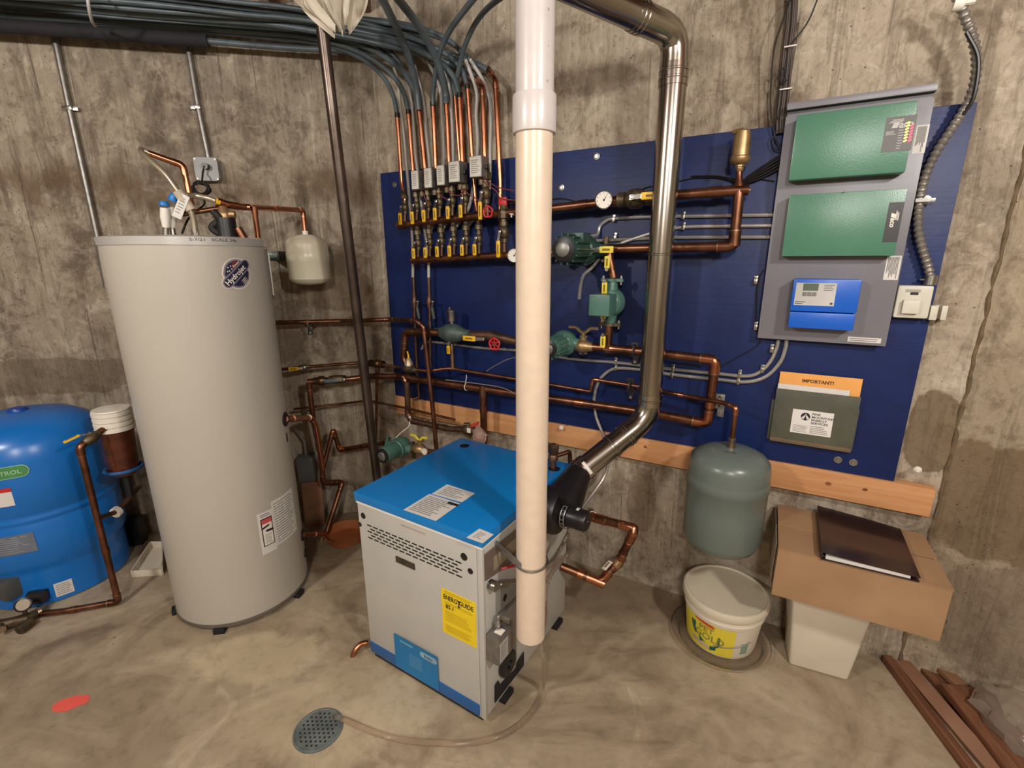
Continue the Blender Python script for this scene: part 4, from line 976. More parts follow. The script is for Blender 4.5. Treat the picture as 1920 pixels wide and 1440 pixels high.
# red handled boiler drains at the upper header
t = Thing('drain_valve', 'red-handled boiler drain on the upper header beside the largest valve', 'valve', FB(wb(916, 398, .16)))
handwheel(t, wb(915, 397, .175), NB, .022, spokes=4)
b = bm_new(); sweep(b, [wb(914, 398, OM), wb(914, 397, .16)], .012, 10); t.part('body', b, DBRASS)
t = Thing('drain_valve', 'red lever drain valve against the left edge of the drop pipe', 'valve', FB(wb(944, 378, .12)))
b = bm_new(); M = FB(wb(943, 378, .13)); box(b, M, -.020, .020, -.006, .006, -.018, .018, .005); t.part('lever_handle', b, RED)
b = bm_new(); sweep(b, px(wb, [(940, 384), (962, 380), (970, 376)], .10), .012, 8); t.part('body', b, BLACK)
t = Thing('drain_tee', 'small white T-shaped bleed key on the upper header', 'key', FB(wb(959, 401, .15)))
b = bm_new(); M = FB(wb(959, 402, .155)); box(b, M, -.008, .008, -.003, .003, .0, .004); box(b, M, -.002, .002, -.003, .003, -.012, 0); sweep(b, [M @ Vector((0, 0, 0)), M @ Vector((0, .025, 0))], .003, 6); t.part('key', b, WHITE)

# ------------------------------------------------------------------ pumps
pump('large dark green finned circulator pump at the right of the plastic drop pipe', wb(1093, 469, OM), XB, 1.12, DGREEN, motor=.20, boxside=(-.02, .05, .02, .062, .05, .13), mr=.044)
for k, (x, y) in enumerate(((1101, 470), (1137, 468))):
    t = Thing('flange_handle', ('yellow tag handle on the flange beside the dark green pump', 'second yellow handle, with a marking, right of the dark green pump')[k], 'handle', FB(wb(x, y, .16)))
    M = FB(wb(x, y, .165)); b = bm_new(); box(b, M, -.022-.006*k, .022+.006*k, -.004, .004, -.0125, .0125, .003); h = t.part('tag', b, YTAG)
    b = bm_new(); box(b, M, -.009-.006*k, .009+.006*k, -.0047, -.004, -.004, .004); mkobj('tag_marking', b, mat('dark_marking', (124, 92, 20), .6), t.M, h)
    b = bm_new(); sweep(b, [M @ Vector((.012-.03*k, 0, 0)), wb(x+8, y, OM)], .006, 8); sweep(b, [M @ Vector((.028-.062*k, -.004, 0)), M @ Vector((.028-.062*k, .01, 0))], .010, 8); t.part('stem', b, STEEL)
run('bypass_pipe', 'short upright copper pipe from the supply drop down to the light green pump', px(wb, [(1140, 470, OM), (1150, 520, OM)]), .0155, OLDCOP, rings=((.15, .012), (.55, .012), (.9, .014)), elbows=False)
pump('light green circulator pump with box body hanging under the main', wb(1146, 567, OM), -UPV, 1.0, PGREEN, fins=False, motor=.085, cap=False, boxside=(-.040, .040, -.040, .040, .06, .150), mr=.036)
run('bypass_pipe', 'short upright copper pipe from the light green pump down to the return main', px(wb, [(1142, 608, OM), (1140, 660, OM)]), .0155, OLDCOP, rings=((.3, .012), (.85, .016)), elbows=False)
for k, (x, y, dn, lab) in enumerate(((1138, 505, 1, 'yellow lever above the light green pump, upper of two'), (1134, 527, 0, 'yellow lever on the top flange of the light green pump'), (1131, 600, 1, 'yellow lever on the bottom flange of the light green pump'), (1131, 628, 0, 'yellow lever below the light green pump, just above the return main'))):
    t = Thing('flange_handle', lab, 'handle', FB(wb(x, y, .165))); M = FB(wb(x, y, .17)); d = 1 if dn else -1
    b = bm_new(); z0, z1 = (.004, .050) if dn else (-.050, -.004); box(b, M, -.011, .011, -.004, .004, z0, z1, .004); h = t.part('sleeve', b, YTAG)
    b = bm_new(); box(b, M, -.003, .003, -.0046, -.004, (z0+z1)/2-.014, (z0+z1)/2+.014); mkobj('tag_marking', b, mat('dark_marking', (124, 92, 20), .6), t.M, h)
    b = bm_new(); sweep(b, [M @ Vector((0, 0, 0)), wb(x+9, y, OM)], .0055, 8); sweep(b, [M @ Vector((0, -.006, 0)), M @ Vector((0, .005, 0))], .008, 6); t.part('stem', b, STEEL)
run('bypass_pipe', 'slim upright copper pipe half hidden by the vent, joining both mains', px(wb, [(1228, 466, OM), (1222, 560, OM), (1217, 655, OM)]), .0115, OLDCOP, elbows=False, rings=((.04, .012), (.55, .02), (.95, .012)))
t = Thing('shutoff_lever', 'yellow lever peeking out left of the vent pipe', 'handle', FB(wb(1218, 572, .16)))
lever(t, wb(1217, 574, .165), -UPV, NB, .085, YEL, .011); b = bm_new(); sweep(b, [wb(1217, 574, .165), wb(1222, 573, OM)], .007, 8); t.part('stem', b, STEEL)
pump('green finned circulator pump on the return main, mostly behind the drop pipe', wb(1058, 643, OM), XB, 1.0, PGREEN, motor=.16, mr=.04)
t = Thing('isolation_valve', 'brass flanged valve with a brass wing lever right of the lower pump', 'valve', FB(wb(1092, 649, OM)))
c = wb(1093, 649, OM); bead(t, c, XB, [(.016, -.045), (.022, -.03), (.030, -.012), (.031, .006), (.024, .020), (.020, .034), (.017, .048)], BRASS, 'body')
b = bm_new(); sweep(b, [c, c+UPV*.055], .010, 10); sweep(b, [c+UPV*.018, c+UPV*.038], .016, 10); t.part('bonnet', b, BRASS)
b = bm_new()
for d in (-1, 1): sweep(b, fillet([c+UPV*.056, c+UPV*.056+XB*.014*d+UPV*.006, c+XB*.03*d+UPV*.078, c+XB*.065*d+UPV*.078], .012), lambda i: .0065, 6)
t.part('wing_lever', b, BRASS)

# ------------------------------------------------------------------ return main, separator line, lower mains
run('return_main', 'long copper return main turning down past the vent and back left below the conduits', px(wb, [(1108, 650), (1150, 654), (1205, 659), (1342, 675), (1326, 794), (1240, 777.5), (1163, 765.5), (1030, 747), (969, 738)], OM), RUP, OLDCOP, fit=COPPER, rings=((.05, .02), (.17, .014), (.30, .010), (.42, .012), (.80, .02)), f=.03)
run('boiler_return', 'thick copper main sloping down from the corner to behind the drop pipe', px(wb, [(750, 704, .15), (774, 710, .15), (860, 722, .14), (969, 738, .13)]), RUP, OLDCOP, rings=((.08, .02), (.55, .02), (.70, .004)), elbows=False)
run('boiler_drop', 'upright copper pipe from the sloping main down behind the boiler', px(wb, [(906, 731, .14), (908, 850, .14)]), RUP, OLDCOP, rings=((.02, .03), (.28, .02)), elbows=False)
b = bm_new(); c = wb(875, 725, .14); sweep(b, [c+UPV*.018+NB*.012, c+UPV*.045, c+UPV*.06], .002, 6); u = XB
rg = [c+NB*math.cos(R(a))*.019+UPV*math.sin(R(a))*.019 for a in range(0, 361, 20)]; sweep(b, rg, .002, 6, False)
single('cable_tie', 'thin white cable tie around the sloping main near the corner', 'cable tie', b, WHITE, FB(c))
run('separator_main', 'copper elbow rising at the corner and running right into the air separator', px(wb, [(768, 690, .16), (757, 672, .16), (760, 622, .16), (800, 622, .16), (823, 624, .15)]), RUP, OLDCOP, fit=OLDCOP, f=.035, rings=((.45, .012), (.78, .014)))
# air separator: scoop-shaped iron casting with a float vent on top
t = Thing('air_separator', 'dark green cast iron air separator with a small vent on top', 'air separator', FB(wb(847, 626, OM)))
c = wb(848, 625, OM+.01); bead(t, c, XB, [(.020, -.105), (.022, -.085), (.024, -.075), (.032, -.055), (.046, -.025), (.050, .0), (.046, .025), (.034, .055), (.026, .075), (.024, .085), (.024, .105)], IRONG, 'casting', 22)
b = bm_new(); q = c+UPV*.045; lathe(b, FW(q), [(.011, 0), (.011, .012), (.020, .014), (.0215, .020), (.0215, .058), (.023, .060), (.023, .068), (.018, .072), (0, .072)], 18); v_ = t.part('float_vent', b, STEEL, label='silver float vent')
b = bm_new(); lathe(b, FW(q-XB*.011+UPV*.070), [(.004, 0), (.004, .012), (.0025, .013), (0, .014)], 8); mkobj('vent_cap', b, STEEL, t.M, v_)
lever(t, wb(906, 636, .165), -XB, NB, .105, YEL, .012, name='lever_handle')
b = bm_new(); sweep(b, px(wb, [(872, 628), (900, 629), (920, 629), (969, 640)], OM), lambda i: (.024, .022, .026, .018)[i], 14); t.part('outlet_body', b, DULLCOP)
b = bm_new(); sweep(b, [wb(906, 636, .165), wb(906, 631, OM)], .008, 8); t.part('stem', b, DBRASS)
t = Thing('drain_valve', 'red star-shaped handwheel on the pipe right of the air separator', 'valve', FB(wb(928, 645, .165)))
handwheel(t, wb(927, 645, .185), NB, .026, spokes=6); b = bm_new(); sweep(b, [wb(930, 642, OM), wb(928, 645, .17)], .011, 10); t.part('body', b, DBRASS)
run('fill_riser', 'short upright pipe from the thin fill line up to the air separator', px(wb, [(849, 691, .14), (847, 640, OM)]), .010, DULLCOP, elbows=False, rings=((.08, .012), (.45, .012), (.8, .01)))
t = Thing('shutoff_lever', 'small yellow lever beside the upright pipe under the air separator', 'handle', FB(wb(840, 650, .16))); lever(t, wb(843, 640, .165), -UPV, NB, .060, YEL, .009)
# thin fill line
corner_b = wb(689, 679, .19)
run('fill_pipe', 'slim copper fill line along the left wall with a yellow lever valve', [wl(524, 693, .12), wl(585, 687, .13), corner_b], .0085, OLDCOP, elbows=False, rings=((.8, .012),))
valve('small ball valve with yellow lever pointing left on the slim left-wall line', wl(572, 688, .13), -XL, NL, .7, .075, D=-XL, w_=.009)
t = Thing('backflow_preventer', 'bronze backflow preventer with hex unions at the wall corner', 'valve', FB(wb(707, 684, .18)))
c = wb(707, 682, .18); u = (wb(720, 684, .18)-wb(694, 681, .18)).normalized()
bead(t, c, u, [(.011, -.055), (.020, -.052), (.020, -.034), (.015, -.030), (.023, -.012), (.023, .010), (.015, .022), (.021, .026), (.021, .044), (.012, .048)], mat('dark_bronze', (112, 86, 66), .4, .9, scale=20, col2=(72, 54, 44)), 'body', 8)
b = bm_new(); sweep(b, [c, c-UPV*.04], .012, 10); t.part('vent_port', b, DULLCOP)
run('relief_pipe', 'slim upright copper pipe dropping from the backflow preventer beside the steel pole', px(wb, [(707, 694, .18), (705, 825, .18)]), .0075, OLDCOP, elbows=False, rings=((.05, .010),))
run('fill_link', 'short dark pipe between the backflow preventer and the pressure regulator', px(wb, [(718, 684, .18), (755, 690, .18)]), .0085, DULLCOP, elbows=False, rings=((.6, .01),))
t = Thing('pressure_regulator', 'brass pressure regulator with a pale pointed cap near the corner', 'valve', FB(wb(766, 690, .19)))
c = wb(767, 688, .19); b = bm_new(); lathe(b, FW(c), [(.012, -.03), (.026, -.022), (.034, -.004), (.034, .002), (.026, .006), (.024, .012)], 20); t.part('body', b, DBRASS)
b = bm_new(); lathe(b, FW(c), [(.024, .010), (.020, .024), (.012, .042), (.009, .046)], 16); t.part('bonnet', b, mat('bonnet_pale', (184, 168, 142), .4, .5))
b = bm_new(); sweep(b, [c+UPV*.044, c+UPV*.060, c+UPV*.082-XB*.006], lambda i: (.006, .005, .0035)[i], 6); t.part('lever_tip', b, YEL)
b = bm_new(); sweep(b, [c+XB*.02-UPV*.012, c+XB*.055-UPV*.014], .013, 8); t.part('union_nut', b, DBRASS)
run('fill_pipe', 'slim copper line from the pressure regulator to right of the drop pipe', px(wb, [(780, 693, .19), (803, 696, .18), (836, 691, .15), (849, 691, .14), (969, 711, .12), (1030, 721, .12), (1107, 734, .12)]), .0085, OLDCOP, elbows=False, rings=((.16, .012), (.22, .012)))
XQ = wb(1372, 830, .215)
run('fill_pipe', 'slim copper line stepping up and running right to the grey expansion tank', px(wb, [(1107, 734, .12), (1112, 711, .12), (1207, 726, .12), (1242, 734, .12), (1312, 747, .14), (1352, 754, .17), Vector((XQ.x, XQ.y, zat(764, XQ.x, XQ.y))), Vector((XQ.x, XQ.y, .870))]), .0085, OLDCOP, fit=COPPER, f=.014, rings=((.55, .01),))
# left-wall pipes
run('domestic_pipe', 'bright straight copper pipe high along the left wall, turning down near the corner', [wl(516, 605, .10), wl(640, 602, .10), wb(733, 599, .13), wb(780, 601, .20), wb(794, 612, .20), wb(812, 769, .20), wb(819, 850, .20)], .0115, OLDCOP, fit=OLDCOP, f=.016, rings=((.02, .012),))
for k, (x, y) in enumerate(((578, 606), (1190, 655), (1182, 722), (1350, 752))):
    pl, N_, X_, fr = (wl, NL, XL, FL) if k == 0 else (wb, NB, XB, FB)
    c = pl(x, y, .10 if k == 0 else (.125 if k == 1 else .12)); t = Thing('pipe_clamp', ('black bracket clamping the bright pipe to the left wall', 'dark clamp on the return main left of the vent', 'dark strut clamp on the slim line left of the vent', 'silver strut clamp near the expansion tank pipe')[k], 'clamp', fr(c), 'pipe clamps and struts')
    M = fr(c); b = bm_new(); box(b, M, -.016, .016, -.004, .004, -.020-.01*(k > 0), .020+.008*(k > 0), .002); box(b, M, -.006, .018, -.002, .004, -.062, -.018, .002); t.part('strut', b, BLACK if k < 3 else GALV)
    b = bm_new(); rg = [c+X_*0+N_*math.cos(R(a))*.019+UPV*math.sin(R(a))*.019 for a in range(-90, 91, 15)]; sweep(b, rg, .005, 6); t.part('clip', b, BRASS if k == 0 else STEEL)
    b = bm_new(); sweep(b, [M @ Vector((.006, 0, -.04)), M @ Vector((.006, .10 if k == 0 else .09, -.04))], .006, 8); sweep(b, [M @ Vector((.006, -.008, -.05)), M @ Vector((.006, 0, -.05))], .007, 6); t.part('bolt', b, GALV)
run('heater_supply', 'copper loop from the corner across the left wall and down beside the water heater', [wb(763, 722, .16), wb(756, 705, .16), wb(690, 706, .20), wl(660, 710, .17), wl(579, 716, .17), wl(588, 790, .17), wl(603, 862, .17), wl(606, 905, .17), wl(642, 904, .10), wl(612, 1000, .28)], .0145, OLDCOP, fit=OLDCOP, f=.024, rings=((.12, .014), (.36, .014), (.60, .02)))
bt = Thing('check_valve', 'dull bronze check valve with a blue lever on the pipe left of the pole', 'valve', FL(wl(600, 713, .17)))
c = wl(602, 714, .17); bead(bt, c, XL, [(.015, -.04), (.020, -.036), (.020, -.02), (.026, -.006), (.026, .012), (.018, .026), (.018, .036)], mat('dark_bronze', (112, 86, 66), .4, .9), 'body')
bead(bt, wl(633, 711, .17), XL, [(.015, -.045), (.020, -.04), (.023, -.015), (.023, .015), (.020, .04), (.015, .045)], DBRASS, 'ball_body')
lever(bt, wl(645, 712, .20), -XL, NL, .10, mat('blue_vinyl', (70, 104, 124), .5), .009)
az, z = cylhit(534, 786, HX, HY, HR); hd = Vector((math.sin(az), math.cos(az), 0)); pp = Vector((HX, HY, z))+hd*HR
run('heater_outlet', 'bright copper pipe leaving the upper port of the water heater and turning down', [pp, wl(582, 783, .22), wl(592, 796, .20), wl(606, 880, .18)], .0145, COPPER, f=.02, rings=((.16, .012),))
run('heater_branch', 'copper branch rising off the heater pipe and over to the green pump', [wl(606, 878, .18), wl(625, 806, .15), wl(637, 844, .12), wb(694, 834, .24), wb(718, 831, .30)], .0130, OLDCOP, fit=COPPER, f=.018)
az, z = cylhit(566, 1003, HX, HY, HR); hd = Vector((math.sin(az), math.cos(az), 0)); pp = Vector((HX, HY, z))+hd*HR
run('heater_inlet', 'short copper pipe at the lower port of the water heater', [pp, wl(612, 1000, .28)], .0115, COPPER, elbows=False, rings=((.5, .01),))
t = Thing('drain_valve', 'dull drain cock with round knob below the lower heater pipe', 'valve', FL(wl(600, 1020, .30)))
c = wl(604, 1006, .28); b = bm_new(); sweep(b, [c, wl(602, 1018, .29), wl(598, 1026, .31)], .010, 10); t.part('body', b, BRASS); handwheel(t, wl(598, 1028, .33), NL, .017, m=DBRASS, spokes=5)
run('thin_pipe', 'very slim copper tube along the left wall bending right at the corner', [wl(551, 767, .10), wl(640, 757, .10), wb(690, 751, .20), wb(760, 765, .20), wb(853, 787, .20)], .0062, OLDCOP, elbows=False)
run('branch_pipe', 'dark pipe dropping past the ledger board and running right to a red valve', px(wb, [(763, 716, .17), (765, 776, .17), (772, 789, .17), (842, 804, .17), (876, 806, .17)]), .0150, DULLCOP, f=.02, rings=((.3, .02), (.12, .016), (.75, .012)))
t = Thing('feed_valve', 'tarnished valve with a red lever and white tag behind the boiler', 'valve', FB(wb(878, 803, .17)))
c = wb(880, 806, .17); bead(t, c, XB, [(.015, -.04), (.022, -.03), (.028, -.01), (.028, .014), (.02, .03), (.016, .05)], DBRASS, 'body')
b = bm_new(); sweep(b, [c+UPV*.01, c+UPV*.03, wb(870, 795, .18)], lambda i: (.010, .009, .008)[i], 8); t.part('knob', b, STEEL); lever(t, wb(878, 801, .195), (wb(893, 795, .195)-wb(878, 801, .195)), NB, .075, RED, .008)
b = bm_new(); M = FB(wb(879, 807, .205)); box(b, M, -.010, .010, -.001, .001, -.012, .012); t.part('tag', b, WHITE)
for k, (x, lab) in enumerate(((775, 'left of two slim pipes with lever valves below the lower header'), (803, 'right of two slim pipes with lever valves below the lower header'))):
    ps = px(wb, [(x, 520, .08), (x+2+k, 575, .08), (x+5-k*1, 665, .08), (x+10-k*3, 735, .08)] if k == 0 else [(x+1, 520, .08), (x+3, 575, .08), (x+4, 690, .08)])
    if k == 0: ps += px(wb, [(786, 745, .08), (776, 748, .10)])
    run('slim_pipe', lab, ps, .0082, DULLCOP, f=.012, rings=((.12, .016), (.28, .014)), elbows=False, group='slim pipes below the lower header')
    t = Thing('lever_valve', ('blue-grey lever valve on the left slim pipe', 'blue-grey lever valve on the right slim pipe')[k], 'valve', FB(wb(x+3, 566, .08))); c = wb(x+2, 566, .08)
    bead(t, c, UPV, [(.009, -.03), (.013, -.028), (.013, -.014), (.016, 0), (.013, .014), (.013, .028), (.009, .03)], DULLCOP, 'body', 10)
    b = bm_new(); q = wb(x+8, 566, .10); sweep(b, [c, q], .005, 8); t.part('stem', b, STEEL); lever(t, q, -UPV+XB*.18, NB, .085, mat('teal_vinyl', (70, 92, 100), .5), .007)
t = pump('light green pump with a black end cap behind the boiler, near the corner', wb(752, 838, .30), XB, .95, PGREEN, fins=False, motor=.13, mr=.044)
t = Thing('isolation_valve', 'brass valve with twin yellow wing levers and white tag behind the boiler', 'valve', FB(wb(785, 843, .30)))
c = wb(787, 842, .30); bead(t, c, XB, [(.016, -.04), (.022, -.03), (.028, -.012), (.028, .012), (.022, .026), (.016, .036)], BRASS, 'body')
b = bm_new(); sweep(b, [c, c+UPV*.05], .008, 8); t.part('bonnet', b, BRASS)
for d in (-1, 1):
    b = bm_new(); sweep(b, fillet([c+UPV*.048, c+XB*.014*d+UPV*.056, c+XB*.022*d+UPV*.066, c+XB*.052*d+UPV*.068], .010), .0065, 6); t.part('wing_lever', b, YTAG)
b = bm_new(); q = wb(797, 846, .34); sweep(b, [c+XB*.02+NB*.01, q], .010, 10); sweep(b, [q, q+NB*.008], .016, 12); t.part('dial_cap', b, WHITE)
run('boiler_link', 'short dull copper pipe from the brass wing valve to behind the boiler', px(wb, [(797, 846, .28), (835, 852, .28)]), .0145, DULLCOP, elbows=False)
b = bm_new(); sweep(b, spline(px(wb, [(768, 790, .26), (766, 800, .27), (745, 818, .30), (736, 838, .31)]), 8), .0028, 6); single('white_cable', 'white cable curving over the green pump by the corner', 'cable', b, WHITE, FB(wb(760, 800, .28)))
run('boiler_supply', 'copper pipe out of the inducer side bending down and back into the boiler', [bs(1100, 968, -.03) + heading(32)*.05, wb(1112, 970, .32), wb(1188, 990, .32), wb(1187, 1000, .33), gy(1162, 1050, 1.74), gy(1125, 1092, 1.66), bs(1052, 1062, .0)], .0168, OLDCOP, fit=COPPER, f=.034, rings=((.84, .02), (.92, .012)))
t = Thing('ball_valve', 'brass ball valve with a white lever on the pipe right of the boiler', 'valve', FB(gy(1166, 1042, 1.74)))
a_, c_ = wb(1187, 1000, .33), gy(1162, 1050, 1.74); u = (c_-a_).normalized(); c = a_.lerp(gy(1125, 1092, 1.66), .5); a2 = (gy(1162, 1050, 1.74)-gy(1125, 1092, 1.66)).normalized(); c = gy(1158, 1054, 1.735)
bead(t, c, a2, [(.018, -.035), (.023, -.033), (.023, -.018), (.026, 0), (.023, .018), (.023, .033), (.018, .035)], BRASS, 'body'); t2 = (Vector((-.75, -.55, .35))).normalized()
b = bm_new(); sweep(b, [c, c+t2*.035], .008, 8); t.part('stem', b, BRASS); lever(t, c+t2*.035+a2*.02, -a2, t2, .075, WHITE, .010)

# ------------------------------------------------------------------ vent pipe
vb = wb(1216, 782, .20)
def vz(y): return zat(y, vb.x, vb.y)
zt_ = 2.205
vtop = Vector((vb.x, vb.y, zt_)); horiz = gz(1085, -22, zt_+.03); h2 = vtop+(horiz-vtop)*1.6
vst = VO
t = Thing('vent_pipe', 'shiny stainless flue pipe rising from the boiler, up in front of the board and across', 'flue pipe', FB(vst))
VR = .0445
b = bm_new(); low = fillet([vst, vb, vb+UPV*.22], .075, 4); sweep(b, low, VR, 28); t.part('lower_run', b, STAIN, ang=14)
b = bm_new(); sweep(b, [vb+UPV*.12, Vector((vb.x, vb.y, vz(152)))], VR*.985, 32); t.part('upright', b, STAIN)
b = bm_new(); hi = fillet([Vector((vb.x, vb.y, vz(165))), vtop, vtop.lerp(horiz, .45)], .13, 4); sweep(b, hi, VR, 28); t.part('top_elbow', b, STAIN, ang=14)
b = bm_new(); sweep(b, [vtop.lerp(horiz, .40), h2], VR*.985, 32); t.part('cross_run', b, STAIN)
def collar(a, c, name='pipe_collar', r=VR*1.05, m=STAIN, n=3):
    u = (c-a).normalized(); Lc = (c-a).length; M = axes(u, NB); M.translation = a
    pr = [(VR*.9, 0), (r, .002)]
    for k in range(n): x = Lc*(k+1)/(n+1); pr += [(r, x-.004), (r*1.035, x-.002), (r*1.035, x+.002), (r, x+.004)]
    pr += [(r, Lc-.002), (VR*.9, Lc)]; b = bm_new(); lathe(b, M, pr, 32, 'x'); t.part(name, b, m)
collar(Vector((vb.x, vb.y, vz(165))), Vector((vb.x, vb.y, vz(120))), n=2)
collar(Vector((vb.x, vb.y, vz(760))), Vector((vb.x, vb.y, vz(737))), n=1); collar(Vector((vb.x, vb.y, vz(480))), Vector((vb.x, vb.y, vz(474))), r=VR*1.01, n=1)
ud = (vb-vst).normalized(); ll = (vb-vst).length
collar(vst-ud*.012, vst+ud*.040, r=VR*1.12, n=2); collar(vst+ud*ll*.42, vst+ud*(ll*.42+.03), n=1); collar(vst+ud*ll*.62, vst+ud*(ll*.62+.035), r=VR*1.06, n=2)
hd_ = (horiz-vtop).normalized(); q = vtop.lerp(horiz, .36); collar(q, q+hd_*.05, r=VR*1.04, n=2)
b = bm_new(); M = axes(ud, NB); M.translation = vst+ud*.018; 
for k in range(8):
    a = R(-35+k*8); a2 = R(-35+(k+1)*8); rr = VR*1.165
    v = [M @ Vector((x, -math.cos(q_)*rr, math.sin(q_)*rr)) for x, q_ in ((0, a), (.012, a), (.012, a2), (0, a2))]; b.faces.new([b.verts.new(p) for p in v])
t.part('collar_label', b, WHITE)
b = bm_new(); M = FB(vst-ud*.045+NB*.035+UPV*.02); box(b, M, -.02, .012, -.002, .002, -.012, .012, .001); t.part('hinge_plate', b, GALV)

# ------------------------------------------------------------------ conduits on the board
ARM = mat('armoured_cable', (178, 174, 168), .38, .55, var=.1)
def cable(name, label, pts, r=.0062, m=ARM, pitch=.0075, cat='conduit', group='armoured cables on the backboard', amp=.14, n=8):
    p = resample(spline(pts, n), pitch/2); b = bm_new(); sweep(b, p, lambda i: r*(1+amp*(i % 2)), 8)
    return single(name, label, cat, b, m, FB(pts[0]), group)
CO = BO+.010
cable('armoured_cable', 'top armoured cable running from the dark green pump to the grey cabinet', px(wb, [(1052, 449, .24), (1085, 445, .14), (1118, 441, .06), (1124, 426, CO), (1134, 416, CO), (1152, 410, CO), (1235, 406, CO), (1300, 405.5, CO), (1452, 403, CO)]))
cable('armoured_cable', 'middle armoured cable running into the grey cabinet', px(wb, [(1152, 461, .05), (1165, 456, CO), (1200, 444, CO), (1235, 434, CO), (1282, 426, CO), (1360, 424, CO), (1450, 423, CO)]))
cable('armoured_cable', 'lowest of three armoured cables above the lower copper run', px(wb, [(1112, 452, .06), (1150, 450, CO), (1240, 446, CO), (1300, 445, CO), (1448, 444.5, CO)]))
cable('armoured_cable', 'armoured cable dropping to the light green pump', px(wb, [(1124, 484, .08), (1112, 500, .10), (1095, 515, .13), (1089, 535, .18), (1086, 560, .24)]))
cable('armoured_cable', 'upper of two armoured cables sweeping up into the cabinet bottom', px(wb, [(790, 655, CO), (800, 642, CO), (830, 643, CO), (900, 652, CO), (969, 657, CO), (1040, 668, CO), (1082, 674, CO), (1160, 680, CO), (1250, 691, CO), (1350, 701, CO), (1400, 705, CO), (1425, 697, CO), (1444, 678, CO), (1455, 655, CO), (1460, 636, .05)]))
cable('armoured_cable', 'lower of two armoured cables sweeping up into the cabinet bottom', px(wb, [(1085, 960, .25), (1108, 930, .16), (1132, 895, .08), (1141, 865, .06), (1136, 828, .055), (1119, 785, .05), (1114, 750, CO), (1120, 722, CO), (1130, 705, CO), (1155, 691, CO), (1207, 694, CO), (1250, 701, CO), (1350, 712, CO), (1400, 716, CO), (1436, 706, CO), (1462, 680, CO), (1472, 655, CO), (1475, 636, .05)]), r=.0066)
for k, (x, y) in enumerate(((1151, 412), (1154, 446), (1281, 407), (1281, 427), (1155, 679), (1155, 691), (1262, 692), (1260, 704), (1387, 703), (1384, 716), (1429, 694), (1447, 656), (1417, 528), (1417, 614), (970, 660))):
    b, M = strap(wb(x, y, CO), XB)
    single('cable_strap', 'small metal strap on the '+('top armoured cable, left', 'lowest upper armoured cable, left', 'top armoured cable right of the vent', 'middle armoured cable right of the vent', 'upper sweeping cable left of the vent', 'lower sweeping cable left of the vent', 'upper sweeping cable right of the vent', 'lower sweeping cable right of the vent', 'upper sweeping cable near the big copper corner', 'lower sweeping cable near the big copper corner', 'upper cable where it starts to rise', 'rising cable just below the cabinet', 'thin black wire, higher one by the cabinet', 'thin black wire, lower one by the cabinet', 'cable beside the drop pipe')[k], 'strap', b, STEEL, M, 'cable straps on the blue board')
for k, (P, lab) in enumerate((([(1432, 505), (1424, 520), (1419, 545), (1418, 580), (1417, 614), (1425, 640), (1410, 655), (1380, 672), (1352, 688)], 'thin black wire wandering down the board left of the cabinet'), ([(1452, 340), (1420, 335), (1400, 338), (1350, 332), (1300, 334), (1250, 345), (1210, 352), (1180, 368), (1100, 380), (1050, 372), (1000, 380)], 'thin dark wire run along above the upper main'), ([(1000, 760), (950, 730), (900, 720), (835, 712)], 'thin pale wire lying on the sloping copper main'), ([(1000, 668), (958, 672), (930, 685), (912, 696)], 'thin pale wire crossing the board left of the drop pipe'))):
    b = bm_new(); pts = px(wb, P, BO+.006 if k != 2 else .165); sweep(b, spline(pts, 6), .0022, 6); single('thin_wire', lab, 'wire', b, RUBBER if k < 2 else GREYINK, FB(pts[0]))


# ------------------------------------------------------------------ control cabinet
def rfit(P, o):
    q = [wb(x, y, o) for x, y in P]; S = [sB(v) for v in q]
    return (S[0]+S[3])/2, (S[1]+S[2])/2, (q[2].z+q[3].z)/2, (q[0].z+q[1].z)/2
FP = FB(P0)
def face(o): return FP @ Matrix.Translation((0, -o, 0))
CF = .072
s0, s1, z0, z1 = rfit(((1477, 195), (1760, 157), (1659, 650), (1420, 633)), CF)
t = Thing('control_cabinet', 'grey sheet metal control panel on the blue board carrying the green boxes', 'control panel', FB(B(s0, BO, z0)))
b = bm_new(); box(b, FP, s0+.004, s1-.004, -CF+.002, -BO, z0+.004, z1-.03, .002); t.part('back_box', b, CABG)
b = bm_new(); box(b, FP, s0, s1, -CF, -CF+.003, z0, z1-.036, .001); fc = t.part('face_plate', b, CABG)
b = bm_new(); box(b, FP, s0, s1, -CF-.012, -BO, z1-.020, z1, .002); t.part('hood', b, CABG)
b = bm_new(); box(b, FP, s0+.002, s1-.002, -CF+.008, -CF+.010, z1-.036, z1-.020); t.part('shadow_gap', b, BLACK)
for (P, n, nm) in ((((1720, 236), (1743, 232), (1734, 288), (1708, 288)), 9, 1), (((1663, 480), (1692, 479), (1683, 525), (1656, 525)), 8, 1), (((1590, 631), (1653, 635), (1651, 643), (1589, 641)), 2, 0)):
    a0, a1, c0, c1 = rfit(P, CF+.001); b = bm_new(); patch(b, face(CF), a0, a1, c0, c1, .0008); st = t.part('data_sticker', b, PAPER, fc)
    b = bm_new()
    if nm:
        for k in range(n):
            x = a0+.004+(a1-a0-.008)*k/n; e = c0+.004+(c1-c0)*.35*random.random(); v = [(x, e), (x+(a1-a0)/n*.45, e), (x+(a1-a0)/n*.45, c1-.004), (x, c1-.004)]
            b.faces.new([b.verts.new(ap(face(CF), (p, -.0014, q))) for p, q in v])
    else: lines(b, face(CF), a0+.004, a1-.004, c0+.002, c1-.002, n, .0014, .4)
    mkobj('sticker_print', b, GREYINK, t.M, fc)
